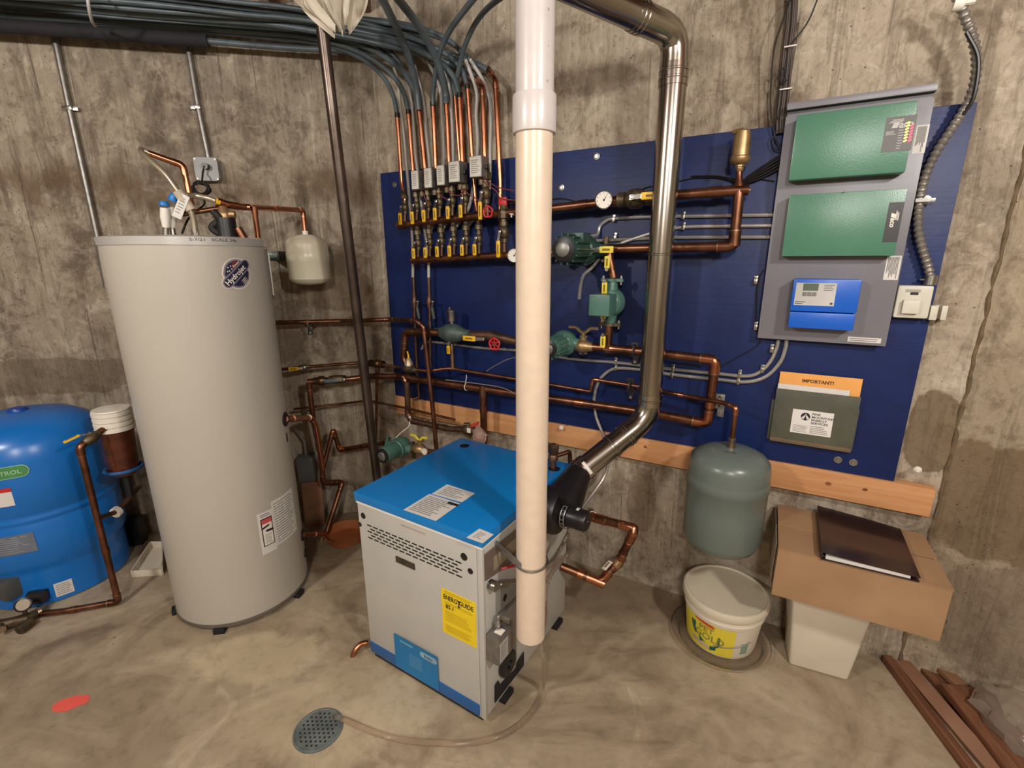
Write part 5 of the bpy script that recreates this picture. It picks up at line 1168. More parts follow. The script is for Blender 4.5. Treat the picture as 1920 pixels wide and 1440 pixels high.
def TACO(b, M, x, z, h, off, rot=0.):
    """the maker's mark: a slanted T with bars and the letters aco"""
    c, sn = math.cos(rot), math.sin(rot)
    def q(P): b.faces.new([b.verts.new(ap(M, (x+(p*c-r_*sn)*h, -off, z+(p*sn+r_*c)*h))) for p, r_ in P])
    for k, (x0, x1) in enumerate(((-.95, .35), (-1.15, .30), (-1.35, .25))):
        y = .52-.17*k; q([(x0, y), (x1, y), (x1+.05, y+.10), (x0+.05, y+.10)])
    q([(-.95, -.5), (-.25, -.5), (.0, .22), (-.7, .22)])
    text(b, M, 'aco', x+(.72*c+.12*sn)*h, z+(.72*sn-.12*c)*h, h*1.15, off, bold=.03, shear=.15, rot=rot)
g1 = rfit(((1493, 217), (1724, 186), (1697, 324), (1479, 338)), CF+.055); o1 = CF+.055
t = Thing('green_control_box', 'green switching relay box with rows of red and amber lights, uppermost on the cabinet', 'control box', FB(B(g1[0], CF, g1[2])))
b = bm_new(); box(b, FP, g1[0], g1[1], -o1, -CF, g1[2], g1[3], .006); cv = t.part('cover', b, TGREEN)
a0, a1, c0, c1 = rfit(((1663, 220), (1722, 215), (1706, 284), (1652, 284)), o1)
b = bm_new(); patch(b, face(o1), a0, a1, c0, c1, .0008); t.part('status_label', b, mat('label_grey_black', (70, 66, 62), .4), cv)
b = bm_new(); w_ = a1-a0; TACO(b, face(o1), a0+w_*.48, c1-.020, .020, .0014); 
lines(b, face(o1), a0+w_*.05, a0+w_*.42, c0+(c1-c0)*.48, c0+(c1-c0)*.60, 3, .0014, .4); lines(b, face(o1), a0+w_*.48, a0+w_*.66, c0+(c1-c0)*.05, c0+(c1-c0)*.78, 10, .0014, .25)
mkobj('label_lettering', b, mat('label_pale', (190, 188, 182), .5), t.M, cv)
AMB = mat('amber_light', (255, 214, 90), .4, emit=1.6); REDL = mat('red_light', (255, 60, 84), .4, emit=1.6); YL = mat('yellow_light', (214, 226, 40), .4, emit=1.2)
for k in range(7):
    z = c0+(c1-c0)*(.79-.085*k)
    for j, mm in enumerate((AMB if k else YL, REDL)):
        if j and not k: continue
        x = a0+w_*(.74+.15*j) ; b = bm_new(); pill(b, face(o1), x, z, .0025, .0022, .5, .002, 5); t.part('indicator_light', b, mm, cv)
g2 = rfit(((1480, 367), (1700, 352), (1679, 480), (1466, 480)), CF+.05); o2 = CF+.05
t = Thing('green_control_box', 'green box with a black rotated logo label, second from top on the cabinet', 'control box', FB(B(g2[0], CF, g2[2])))
b = bm_new(); box(b, FP, g2[0], g2[1], -o2, -CF, g2[2], g2[3], .002); cv = t.part('cover', b, TGREEN)
a0, a1, c0, c1 = rfit(((1668, 380), (1697, 378), (1681, 454), (1654, 454)), o2)
b = bm_new(); patch(b, face(o2), a0, a1, c0, c1, .0008); t.part('logo_label', b, BLACK, cv)
b = bm_new(); TACO(b, face(o2), (a0+a1)/2, c0+(c1-c0)*.60, (a1-a0)*.46, .0014, R(-90)); mkobj('label_lettering', b, WHITE, t.M, cv)
for (x, y) in ((1583, 359), (1700, 186)):
    b = bm_new(); sweep(b, [wb(x, y, CF+.03), wb(x, y, CF+.058)], .003, 8); t.part('cover_screw', b, STEEL, cv)
g3 = rfit(((1488, 522), (1618, 525), (1599, 622), (1477, 613)), CF+.06); o3 = CF+.06
t = Thing('boiler_controller', 'bright blue plastic controller with small grey display on the cabinet', 'controller', FB(B(g3[0], CF, g3[2])))
zl = g3[2]+(g3[3]-g3[2])*.34
b = bm_new(); box(b, FP, g3[0], g3[1], -o3, -CF, zl+.001, g3[3], .006); cv = t.part('upper_case', b, CBLUE)
b = bm_new(); box(b, FP, g3[0]+.001, g3[1]-.001, -o3-.001, -CF, g3[2], zl-.001, .006); t.part('lower_cover', b, CBLUE)
a0, a1, c0, c1 = rfit(((1494, 529), (1570, 532), (1563, 575), (1488, 571)), o3)
b = bm_new(); patch(b, face(o3), a0, a1, c0, c1, .0008); t.part('front_label', b, mat('label_silver', (196, 194, 190), .45), cv)
b = bm_new(); patch(b, face(o3), a0+(a1-a0)*.18, a0+(a1-a0)*.56, c1-(c1-c0)*.34, c1-.002, .0018); t.part('display', b, mat('lcd_grey_green', (92, 104, 88), .3), cv)
for k in range(3):
    b = bm_new(); x = a0+(a1-a0)*(.24+.12*k); box(b, face(o3), x-.006, x+.006, -.0024, 0, c0+(c1-c0)*.42, c0+(c1-c0)*.60, .001); t.part('button', b, GREYINK, cv)
b = bm_new(); lines(b, face(o3), a0+(a1-a0)*.7, a1-.003, c1-(c1-c0)*.35, c1-.004, 4, .0014, .3); lines(b, face(o3), a0+.003, a0+(a1-a0)*.3, c0+.003, c0+.014, 2, .0014, .4); disc(b, face(o3), a1-.008, c0+.008, .004, .0014, 10)
mkobj('label_print', b, mat('print_dark', (70, 70, 84), .6), t.M, cv)
# disconnect switch box
SWO = .075
g = rfit(((1686, 534), (1753, 537), (1740, 599), (1673, 595)), SWO)
CW = mat('switch_cream', (206, 202, 186), .4)
t = Thing('switch_box', 'cream metal switch box half behind the right side of the grey cabinet', 'switch box', FB(B(g[0], BO, g[2])))
b = bm_new(); box(b, FP, g[0], g[1], -SWO, -BO, g[2], g[3], .008); cv = t.part('cover', b, CW)
a0, a1, c0, c1 = rfit(((1694, 563), (1727, 563), (1722, 589), (1690, 588)), SWO+.015)
b = bm_new(); box(b, FP, a0, a1, -SWO-.016, -SWO+.001, c0, c1, .003); t.part('raised_plate', b, CW, cv)
a0, a1, c0, c1 = rfit(((1707, 548), (1722, 548), (1722, 553), (1707, 553)), SWO)
b = bm_new(); box(b, FP, a0, a1, -SWO-.001, -SWO+.001, c0, c1); t.part('slot', b, BLACK, cv)
b = bm_new(); lines(b, face(SWO), g[0]+.02, g[1]-.03, g[3]-.022, g[3]-.010, 1, .001, .7, .05); t.part('embossing', b, mat('emboss_grey', (168, 164, 150), .5), cv)
a0, a1, c0, c1 = rfit(((1743, 574), (1775, 573), (1774, 599), (1741, 601)), BO+.02)
b = bm_new(); box(b, FP, a0, a0+.018, -BO-.03, -BO+.02, c0, c1, .001); box(b, FP, a0, a1+.004, -BO+.018, -BO+.022, c0, c1); box(b, FP, a1-.010, a1+.004, -BO-.012, -BO+.02, c0, c1, .001); t.part('side_bracket', b, CW)
FLEX = mat('flexible_steel_conduit', (148, 142, 134), .42, .6, var=.15)
pth = resample(spline(px(wb, [(1786, -30, .14), (1806, 22, .11), (1826, 78, .09), (1831, 130, .085), (1817, 188, .075), (1785, 240, .070), (1753, 290, .065), (1732, 340, .06), (1723, 388, .058), (1722, 430, .058), (1729, 465, .058), (1740, 500, .058), (1745, 524, .058)]), 10), .0042)
t = Thing('flexible_conduit', 'thick spiral steel conduit curving down the right edge of the board to the switch', 'conduit', FB(pth[-1]))
b = bm_new(); sweep(b, pth, lambda i: .0115+.0022*math.sin(i*1.6), 12); t.part('spiral_tube', b, FLEX)
b = bm_new(); q = pth[-1]; sweep(b, [q+UPV*.012, q-UPV*.016], .0165, 12); t.part('box_connector', b, STEEL)
b = bm_new(); sweep(b, [q-XB*.008, q-XB*.026], .004, 6); t.part('connector_screw', b, STEEL)
b = bm_new(); q = wb(1727, 376, .06); M = FB(q); box(b, M, -.016, .018, -.016, -.013, -.005, .005); box(b, M, .014, .034, -.002, .001 , -.006, .006, .001); t.part('strap', b, GALV)
b = bm_new(); q = wb(1797, 6, .125); sweep(b, [q-XB*.01, q+XB*.012-UPV*.002], .018, 10); sweep(b, [q+XB*.012, q+XB*.034], .009, 8); t.part('top_fitting', b, WHITE)
b = bm_new(); sweep(b, spline(px(wb, [(1812, 60, .11), (1834, 110, .10), (1826, 180, .09), (1806, 215, .08)]), 8), .005, 8); t.part('black_tape', b, BLACK)
# low voltage cables into the cabinet
LVB = mat('cable_brown', (62, 48, 38), .5, var=.2)
for k in range(6):
    d = (k-2.5)*.0048; P = px(wb, [(1487, -30, .045), (1484, 40, .04), (1477, 100, .04), (1471, 170, .04), (1466, 215, .045), (1464, 250, .05)])
    b = bm_new(); sweep(b, spline([p+XB*d+NB*.004*math.sin(k*2.1+i*.8) for i, p in enumerate(P)], 6), .0040, 7)
    single('low_voltage_cable', '%s dark cable of the bundle above the top left cabinet corner, counted from the left' % ordn[k], 'cable', b, LVB, FB(P[-1]), 'cable bundle above the cabinet')
for (P, lab) in (([(1483, -5, .05), (1468, 40, .07), (1452, 90, .06), (1446, 150, .05), (1445, 205, .05), (1453, 255, .05), (1465, 280, .05)], 'loose black wire arcing left of the cable bundle'), ([(1475, 150, .05), (1466, 155, .06), (1460, 140, .06), (1467, 128, .06), (1473, 140, .06), (1462, 165, .05), (1456, 210, .05), (1464, 235, .05)], 'black wire curled into a small loop beside the cable bundle'), ([(1476, 92, .05), (1500, 62, .045), (1518, 35, .05), (1534, -5, .06)], 'thin black wire branching up right from the cable bundle'), ([(1456, 245, .05), (1448, 262, .05), (1452, 278, .05), (1464, 284, .05)], 'short black wire bent into the left side of the cabinet')):
    b = bm_new(); pts = px(wb, P); sweep(b, spline(pts, 8), .0022, 6); single('black_wire', lab, 'wire', b, RUBBER, FB(pts[0]))
for k in range(5):
    b = bm_new(); pts = px(wb, [(1464, 290+6*k, .06), (1430, 312+5*k, .055), (1404, 330+3*k, .05), (1388, 340+1*k, .045), (1345, 331+2*k, .04), (1296, 331+1*k, .04)][:6 if k < 2 else 4]); sweep(b, spline(pts, 8), .0034, 6)
    single('signal_cable', '%s black cable from the top of those fanning into the cabinet from the left' % ordn[k], 'cable', b, BLACK, FB(pts[0]), 'black cables left of the cabinet')
for (x, y) in ((1482, 88), (1473, 168)):
    b = bm_new(); c = wb(x, y, .045); M = FB(c); box(b, M, -.018, .018, -.010, .008, -.002, .002, .0015); single('cable_tie', 'white tie round the brown cable bundle, %s' % ('upper' if y < 100 else 'lower'), 'cable tie', b, WHITE, M)

# ------------------------------------------------------------------ document pocket
PO = .058
g = rfit(((1458, 728), (1613, 745), (1597, 850), (1441, 826)), PO)
POCK = mat('pocket_grey_green', (92, 92, 78), .45, scale=9, col2=(74, 76, 64), bump=.1)
t = Thing('document_pocket', 'smoky grey-green plastic document pocket screwed to the blue board', 'document pocket', FB(B(g[0], BO, g[2])))
b = bm_new(); box(b, FP, g[0], g[1], -PO, -PO+.003, g[2]+.016, g[3], .001); cv = t.part('front_sheet', b, POCK)
b = bm_new(); box(b, FP, g[0]-.010, g[1]+.006, -BO-.003, -BO, g[2], g[3]-.05, .001); t.part('back_sheet', b, POCK)
b = bm_new(); box(b, FP, g[0], g[1], -PO+.001, -BO-.003, g[2], g[2]+.017, .003); t.part('bottom_fold', b, mat('pocket_brown', (112, 92, 70), .5))
b = bm_new(); box(b, FP, g[0], g[0]+.003, -PO+.003, -BO-.003, g[2]+.016, g[3]-.01); box(b, FP, g[1]-.003, g[1], -PO+.003, -BO-.003, g[2]+.016, g[3]-.01); t.part('side_wall', b, POCK)
ORNG = mat('manila_orange', (236, 168, 88), .7, var=.05, bump=.3, bscale=20)
ge = rfit(((1463, 696), (1618, 711), (1612, 745), (1459, 728)), PO-.014)
b = bm_new(); box(b, FP, ge[0], ge[1], -PO+.012, -PO+.017, g[2]+.03, ge[3], .001); 
t = Thing('envelope', 'orange manila envelope marked IMPORTANT standing in the pocket', 'envelope', FB(B(ge[0], PO-.014, g[2]+.03))); cv = t.part('sheet', b, ORNG)
b = bm_new(); text(b, face(PO-.012), 'IMPORTANT!', (ge[0]+ge[1])/2-.004, ge[3]-.026, .0165, .001, bold=.03, sx=1.0); t.part('lettering', b, mat('print_brown', (104, 60, 26), .7), cv)
gp = rfit(((1459, 719), (1594, 732), (1592, 744), (1458, 729)), PO-.006)
b = bm_new(); box(b, FP, gp[0], gp[1], -PO+.005, -PO+.008, g[2]+.03, gp[3], .0005); single('paper', 'white papers between the orange envelope and the pocket front', 'paper', b, PAPER, FB(B(gp[0], PO-.006, g[2]+.03)))
gc = rfit(((1487, 766), (1564, 776), (1557, 821), (1481, 809)), PO+.001)
t = Thing('business_card', 'white company card with round mountain logo on the pocket front', 'card', FB(B(gc[0], PO, gc[2])))
b = bm_new(); box(b, FP, gc[0], gc[1], -PO-.0015, -PO, gc[2], gc[3]); cv = t.part('card_stock', b, mat('card_white', (226, 222, 214), .6, var=.01))
MC = face(PO+.0015); w_, h_ = gc[1]-gc[0], gc[3]-gc[2]
b = bm_new(); cx_, cz_, rr = gc[0]+w_*.33, gc[3]-h_*.26, w_*.115
disc(b, MC, cx_, cz_, rr, .0008, 24); mkobj('logo_disc', b, mat('logo_navy', (26, 28, 58), .6), t.M, cv)
b = bm_new()
for P in (((-.9, -.45), (-.15, .45), (-.05, .15), (-.35, -.75)), ((.9, -.45), (.15, .45), (.05, .15), (.35, -.75)), ((-.22, .38), (0, .78), (.22, .38), (0, .45))): b.faces.new([b.verts.new(ap(MC, (cx_+p*rr, -.0014, cz_+q*rr))) for p, q in P])
mkobj('logo_mountain', b, WHITE, t.M, cv)
b = bm_new()
for k, wd in enumerate(('PINE', 'MOUNTAIN', 'ENERGY', 'SERVICES')): text(b, MC, wd, gc[0]+w_*.48, gc[3]-h_*(.13+.125*k), h_*.125, .0008, align='LEFT', bold=.015, sx=1.15)
mkobj('lettering', b, mat('print_slate', (60, 62, 76), .6), t.M, cv)
b = bm_new(); lines(b, MC, gc[0]+w_*.48, gc[1]-w_*.05, gc[2]+h_*.05, gc[2]+h_*.40, 5, .0008, .3); lines(b, MC, gc[0]+w_*.06, gc[0]+w_*.42, gc[2]+h_*.05, gc[2]+h_*.36, 5, .0008, .25); mkobj('small_print', b, GREYINK, t.M, cv)

# ------------------------------------------------------------------ grey expansion tank on its pipe
xc = wb(1372, 830, .215); XC = Vector((xc.x, xc.y, 0)); MX = FW(XC)
t = Thing('expansion_tank', 'grey-green cylindrical expansion tank hanging from the copper pipe above the bucket', 'expansion tank', FW(XC+UPV*.42))
b = bm_new(); lathe(b, MX, [(0, .418), (.045, .420), (.09, .432), (.122, .455), (.137, .485), (.1385, .60), (.139, .690), (.142, .694), (.142, .722), (.1385, .730), (.1385, .733), (.1385, .770), (.134, .792), (.118, .812), (.085, .828), (.045, .836), (0, .838)], 48); t.part('shell', b, XGREY)
b = bm_new(); lathe(b, MX, [(.014, .832), (.014, .846), (.011, .848), (.011, .862), (.0125, .864), (.0125, .874), (.009, .876)], 12); t.part('neck', b, SOLDER)
b = bm_new(); cs, sn = XB, NB
Mt = Matrix((XB, -UPV, -NB)).transposed().to_4x4(); Mt.translation = XC+UPV*.836+NB*.045
for k in range(2): text(b, Mt, 'WATER' if k == 0 else '- --', 0, -.004-.012*k, .012, .0008)
t.part('lettering', b, INK)

# ------------------------------------------------------------------ bucket on its clear saucer
BK = Vector((.848, 1.614, 0)); bz = .012
t = Thing('bucket', 'white plastic bucket with lid and yellow cat litter label under the expansion tank', 'bucket', FW(BK))
MK = FW(BK)
def bkr(z): return .128+.022*(z-bz)/.20
b = bm_new(); lathe(b, MK, [(.11, bz), (.126, bz+.002), (bkr(.03), .03), (bkr(.155), .155), (.148, .158), (.150, .172), (.147, .176), (.147, .20)], 44); bk = t.part('body', b, FOAM)
b = bm_new(); lathe(b, MK, [(.150, .196), (.158, .198), (.160, .206), (.160, .222), (.156, .230), (.150, .231), (.148, .224), (.0, .224)], 48); t.part('lid', b, mat('lid_cream', (206, 196, 172), .45, var=.04))
azk = math.atan2(-BK.x, -BK.y)
def bkmap(v): a = azk+R(8) - v.x/.14; r = bkr(v.z) - v.y; return Vector((BK.x+math.sin(a)*r, BK.y+math.cos(a)*r, v.z))
b = bm_new(); patch(b, bkmap, -.155, .075, bz+.010, .170, .0008, 14); lb = t.part('label', b, mat('label_yellow_pet', (222, 204, 62), .5, var=.04), bk)
b = bm_new(); text(b, bkmap, 'PET', -.030, .122, .036, .0022, bold=.015, rot=R(-4)); text(b, bkmap, 'GOLD', -.018, .088, .042, .0022, bold=.015, rot=R(-4)); mkobj('lettering', b, mat('lettering_tan', (150, 138, 60), .6), t.M, bk)
b = bm_new(); pill(b, bkmap, -.040, .150, .036, .006, R(-8), .0018); mkobj('red_stripe', b, mat('label_red', (208, 72, 38), .6), t.M, bk)
b = bm_new()
for P in (((-.098, .125), (-.092, .132), (-.085, .126), (-.078, .133), (-.074, .118), (-.078, .104), (-.070, .09), (-.060, .078), (-.080, .076), (-.092, .098)), ((-.060, .078), (-.035, .062), (-.002, .054), (.012, .060), (.010, .040), (-.008, .034), (-.03, .038), (-.055, .056)), ((.002, .062), (.014, .070), (.012, .092), (.018, .110), (.025, .104), (.022, .088), (.026, .070), (.016, .056))): b.faces.new([b.verts.new(ap(bkmap, (p, -.0018, q))) for p, q in P])
mkobj('label_figure', b, mat('label_green', (28, 96, 74), .6), t.M, bk)
b = bm_new(); pill(b, bkmap, -.052, .046, .034, .008, R(-6), .0024); mkobj('label_band', b, mat('label_pinkgrey', (200, 178, 160), .6), t.M, bk)
b = bm_new(); hpts = [bkmap(Vector((.0+.14*k/16, -.004, .066+.03*(k/16)**1.5))) for k in range(17)]; sweep(b, hpts, .0018, 6); t.part('bail_handle', b, GALV)
b = bm_new(); patch(b, bkmap, .105, .135, .04, .09, .0010, 3); t.part('side_panel', b, mat('label_mint', (128, 152, 134), .6), bk)
SAU = mat('clear_plastic', (240, 232, 220), .07, trans=.96, var=.01)
b = bm_new(); DS = gz(1352, 1190); DS = BK+NB*.012
lathe(b, FW(DS), [(.0, .002), (.146, .002), (.154, .004), (.164, .022), (.184, .024), (.186, .028), (.164, .027), (.152, .009), (.146, .007), (0, .007)], 52, caps=False)
single('plant_saucer', 'shallow clear plastic saucer on the floor under the bucket', 'saucer', b, SAU, FW(DS))

# ------------------------------------------------------------------ bin, carton, binder
W1, W2 = gz(1479, 1247), gz(1590, 1279); hw = math.degrees(math.atan2((W2-W1).x, (W2-W1).y)); MW = FH(W1, hw); wl_ = (W2-W1).length
ZB = .386
def tbox(b, M, a, c, z0, z1, bev):
    """tapered box: a, c = (x0, x1, y0, y1) at bottom and top"""
    t_ = bmesh.new(); v = [t_.verts.new(p) for p in ((a[0],a[2],z0),(a[1],a[2],z0),(a[1],a[3],z0),(a[0],a[3],z0),(c[0],c[2],z1),(c[1],c[2],z1),(c[1],c[3],z1),(c[0],c[3],z1))]
    for f in ((3,2,1,0),(4,5,6,7),(0,1,5,4),(1,2,6,5),(2,3,7,6),(3,0,4,7)): t_.faces.new([v[i] for i in f])
    if bev: bmesh.ops.bevel(t_, geom=t_.edges[:], offset=bev, segments=3, profile=.5, affect='EDGES')
    join(b, t_, M)
t = Thing('storage_bin', 'tapered white plastic bin holding up the cardboard carton', 'bin', MW)
b = bm_new(); tbox(b, MW, (0, wl_, 0, .145), (-.030, wl_+.034, -.012, .175), 0, ZB-.030, .012); t.part('body', b, FOAM)
b = bm_new(); tbox(b, MW, (-.036, wl_+.040, -.018, .180), (-.036, wl_+.040, -.018, .180), ZB-.034, ZB-.001, .006); t.part('rim', b, FOAM)
BZT = .565; K = [gz(x, y, BZT) for x, y in ((1466, 948), (1460, 1028), (1787, 1105), (1745, 1000))]
MCB = FH(K[1], 118); kw = (K[2]-K[1]).length; kd = .330
t = Thing('cardboard_carton', 'flat brown cardboard carton resting on the white bin by the wall', 'carton', FH(Vector((K[1].x, K[1].y, ZB)), 118))
M0 = FH(Vector((K[1].x, K[1].y, 0)), 118)
b = bm_new(); box(b, M0, 0, kw, .001, .004, ZB, BZT-.003); cf = t.part('front_wall', b, CARD)
b = bm_new(); box(b, M0, 0, kw, kd-.004, kd, ZB, BZT-.003); t.part('back_wall', b, CARD)
b = bm_new(); box(b, M0, 0, .003, .004, kd-.004, ZB, BZT-.003); t.part('end_wall', b, CARD)
b = bm_new(); box(b, M0, kw-.003, kw, .004, kd-.004, ZB, BZT-.003); t.part('end_wall', b, CARD)
b = bm_new(); box(b, M0, 0, kw, .0, kd, ZB, ZB+.004); t.part('bottom', b, CARD)
b = bm_new(); box(b, M0, 0, kw+.002, -.001, kd*.50-.004, BZT-.003, BZT); t.part('flap', b, CARD)
b = bm_new(); box(b, M0, 0, kw+.002, kd*.50+.004, kd, BZT-.003, BZT+.001); t.part('flap', b, CARD)
b = bm_new(); box(b, M0, .004, .16, .01, kd-.01, BZT-.006, BZT-.004); t.part('inner_flap', b, CARD)
b = bm_new(); Mf = M0 @ Matrix.Translation((0, 0, BZT)) @ Matrix.Rotation(R(-3), 4, 'Y')
b = bm_new(); Mp = M0 @ Matrix.Translation((-.0025, kd*.15, ZB)); box(b, Mp, -.004, 0, 0, kd*.85, .0, .17); t.part('side_flap', b, mat('card_shade', (150, 134, 112), .8))
# binder: two vinyl covers with a sheaf of pages
Q = [gz(x, y, BZT+.022) for x, y in ((1532, 951), (1541, 1038), (1727, 1081), (1689, 990))]
MN = frame((Q[2]-Q[1]).normalized(), (Q[1]-Q[0]).normalized(), Q[1]); e1 = (Q[2]-Q[1]); 
t = Thing('ring_binder', 'black vinyl ring binder with white pages lying on the carton', 'binder', FH(Vector((Q[1].x, Q[1].y, BZT)), 118))
VIN = mat('black_vinyl', (44, 30, 32), .22, var=.1)
def slab(b, P, z0, z1, th0, th1=None, inset=0.):
    c = sum(P, Vector())/4; P = [p.lerp(c, inset) for p in P]
    lo = [Vector((p.x, p.y, z0)) for p in P]; hi = [Vector((p.x, p.y, z1)) for p in P]
    v = [b.verts.new(p) for p in lo+hi]
    for f in ((3,2,1,0),(4,5,6,7),(0,1,5,4),(1,2,6,5),(2,3,7,6),(3,0,4,7)): b.faces.new([v[i] for i in f])
b = bm_new(); slab(b, Q, BZT+.001, BZT+.004, 0); t.part('bottom_cover', b, VIN)
b = bm_new(); n_ = 10; rows = []
for j in range(n_+1):
    a_, c_ = Q[0].lerp(Q[1], j/n_), Q[3].lerp(Q[2], j/n_)
    rows.append([(lambda p, u_: Vector((p.x, p.y, BZT+.030-.012*u_+.0022*math.sin(j*1.7+u_*2)*math.sin(u_*math.pi))))(a_.lerp(c_, i/n_), i/n_) for i in range(n_+1)])
grid_faces(b, rows, False, False); lo_ = [[p-UPV*.003 for p in r] for r in rows]; grid_faces(b, [[p for p in lo_[0]], rows[0]], False, False); grid_faces(b, [lo_[-1], rows[-1]], False, False); grid_faces(b, [[r[0] for r in rows], [r[0] for r in lo_]], False, False); grid_faces(b, [[r[-1] for r in rows], [r[-1] for r in lo_]], False, False); grid_faces(b, lo_, False, False)
t.part('top_cover', b, VIN)
b = bm_new(); slab(b, [Q[0].lerp(Q[3], .04), Q[1].lerp(Q[2], .04), Q[1].lerp(Q[2], .92), Q[0].lerp(Q[3], .92)], BZT+.005, BZT+.016, 0, inset=.02); t.part('pages', b, PAPER)
b = bm_new(); slab(b, [Q[0], Q[1], Q[1].lerp(Q[2], .015), Q[0].lerp(Q[3], .015)], BZT+.001, BZT+.028, 0); t.part('spine', b, VIN)
for f in (.04, .5, .96):
    b = bm_new(); q = Q[1].lerp(Q[0], f).lerp(Q[2].lerp(Q[3], f), .05); rg = [Vector((q.x, q.y, BZT+.016))+(Q[2]-Q[1]).normalized()*math.cos(R(a))*.012+UPV*math.sin(R(a))*.010 for a in range(0, 361, 30)]; sweep(b, rg, .0014, 6, False); t.part('ring', b, STEEL)

# ------------------------------------------------------------------ timber offcuts and plastic bag at the right
def plank(label, A, Bq, wd, th, z, m, name='timber_offcut', tw=0.):
    d = (Bq-A); X = d.normalized(); N = Vector((X.y, -X.x, 0)).normalized(); Zz = X.cross(-N); M = Matrix((X, -N, Zz)).transposed().to_4x4(); M.translation = A
    if tw: M = M @ Matrix.Rotation(tw, 4, 'X')
    b = bm_new(); box(b, M, 0, d.length, -wd/2, wd/2, 0, th, .002); return single(name, label, 'timber', b, m, M, 'timber offcuts by the right wall')
plank('narrow dark stained timber strip nearest the open floor at bottom right', gz(1660, 1240, .0), gz(1832, 1470, .0), .030, .030, 0, REDWOOD)
plank('second stained timber strip, leaning beside the outermost one', gz(1680, 1232, .004), gz(1880, 1465, .004), .046, .022, 0, mat('pinkish_wood', (150, 112, 88), .6, scale=5, col2=(118, 80, 58)), tw=.35)
plank('reddish timber board behind the two narrow strips', gz(1704, 1222, .004), gz(1915, 1445, .004), .056, .018, 0, REDWOOD)
plank('weathered paler timber strip lying at the wall foot', gz(1712, 1208, .030), gz(1800, 1290, .030), .044, .018, 0, mat('weathered_wood', (124, 88, 60), .8))
t = plank('broad red-brown board at the bottom right corner of the photo', gz(1800, 1296, .030), gz(1950, 1480, .030), .13, .024, 0, REDWOOD)
BAGM = mat('clear_bag_plastic', (228, 218, 202), .08, trans=.8, var=.04, bump=.8, bscale=30)
b = bm_new(); random.seed(4); c = wb(897, 815, .20)
rows = [[c+XB*math.cos(2*math.pi*i/16)*math.sin(math.pi*j/9)*(.036+random.uniform(-.008, .008))+NB*math.sin(2*math.pi*i/16)*math.sin(math.pi*j/9)*.03-UPV*(j/9*.11-.05)+XB*.014*(j/9) for i in range(16)] for j in range(10)]
grid_faces(b, rows, True, True)
single('clear_wrap', 'crumpled clear plastic bag tied below the red lever behind the boiler', 'bag', b, mat('pinkish_clear', (226, 196, 184), .15, trans=.75, var=.05), FB(c))
b = bm_new(); random.seed(21); c = gz(1934, 1366, .07); n_ = 30; rows = []
import mathutils
for j in range(15):
    ph = math.pi*j/14; rows.append([c+Vector((math.cos(2*math.pi*i/n_)*math.sin(ph)*.12, math.sin(2*math.pi*i/n_)*math.sin(ph)*.15, -.0+math.cos(ph)*.060))*(1+.26*mathutils.noise.noise(Vector((math.cos(2*math.pi*i/n_)*math.sin(ph)*4, math.sin(2*math.pi*i/n_)*math.sin(ph)*4, math.cos(ph)*3)))) for i in range(n_)])
grid_faces(b, rows, True, True)
single('plastic_bag', 'crumpled shiny clear plastic bag on the boards at the right edge', 'bag', b, BAGM, FW(c-UPV*.06), ang=30)

# ------------------------------------------------------------------ blue well tank and its plumbing
WX, WY = -2.235, 2.04; MWT = FW((WX, WY, 0))
t = Thing('pressure_tank', 'glossy blue well pressure tank with green oval label at the left edge', 'pressure tank', MWT)
b = bm_new(); prof = [(.246, .0), (.262, .006), (.264, .03), (.262, .16), (.268, .19), (.282, .215), (.284, .40), (.281, .405), (.281, .414), (.286, .422), (.286, .43), (.281, .438), (.281, .452), (.285, .458), (.284, .62), (.280, .68), (.266, .745), (.235, .795), (.18, .828), (.10, .846), (.0, .852)]
lathe(b, MWT, prof, 64); wt = t.part('shell', b, WBLUE)
b = bm_new(); lathe(b, MWT, [(.036, .842), (.036, .852), (.030, .862), (0, .866)], 20); t.part('valve_cap', b, mat('cap_blue', (26, 72, 168), .35))
def wsurf(x, y, r=.284): az, z = cylhit(x, y, WX, WY, r); return az, z
az, z = wsurf(0, 890); WM = cylmap(WX, WY, .2845, az)
az2, _ = wsurf(54, 885); xr = -(az2-az)*.2845
GRN = mat('label_green_oval', (72, 140, 84), .5)
b = bm_new(); pill(b, WM, xr-.120, z+.002, .098, .027, 0, .0010, 10); t.part('oval_border', b, mat('label_pale_green', (160, 196, 158), .5), wt)
b = bm_new()
pill(b, WM, xr-.120, z+.002, .098, .024, 0, .0018, 10); mkobj('oval_label', b, GRN, t.M, wt)
b = bm_new(); text(b, WM, 'WELL-X-TROL', xr-.020, z, .026, .0026, align='RIGHT', bold=.02); mkobj('lettering', b, mat('label_pale_green', (160, 196, 158), .5), t.M, wt)
az, zt_ = wsurf(0, 920); WM = cylmap(WX, WY, .2845, az); az2, _ = wsurf(27, 940); xr = -(az2-az)*.2845; _, zl = wsurf(0, 952)
b = bm_new(); patch(b, WM, -.08, xr, zl, zt_-.012, .0010, 6); t.part('white_sticker', b, PAPER, wt)
b = bm_new(); patch(b, WM, -.08, xr, zt_-.012, zt_+.006, .0010, 6); t.part('red_sticker', b, RED, wt)
az, zt_ = wsurf(0, 1008, .282); az2, _ = wsurf(66, 1010, .282); _, zl = wsurf(30, 1040, .282); WM = cylmap(WX, WY, .2845, az); xr = -(az2-az)*.2845
b = bm_new(); patch(b, WM, -.10, xr, zl, zt_, .0010, 8); t.part('data_plate', b, mat('plate_bluegrey', (108, 116, 130), .5), wt)
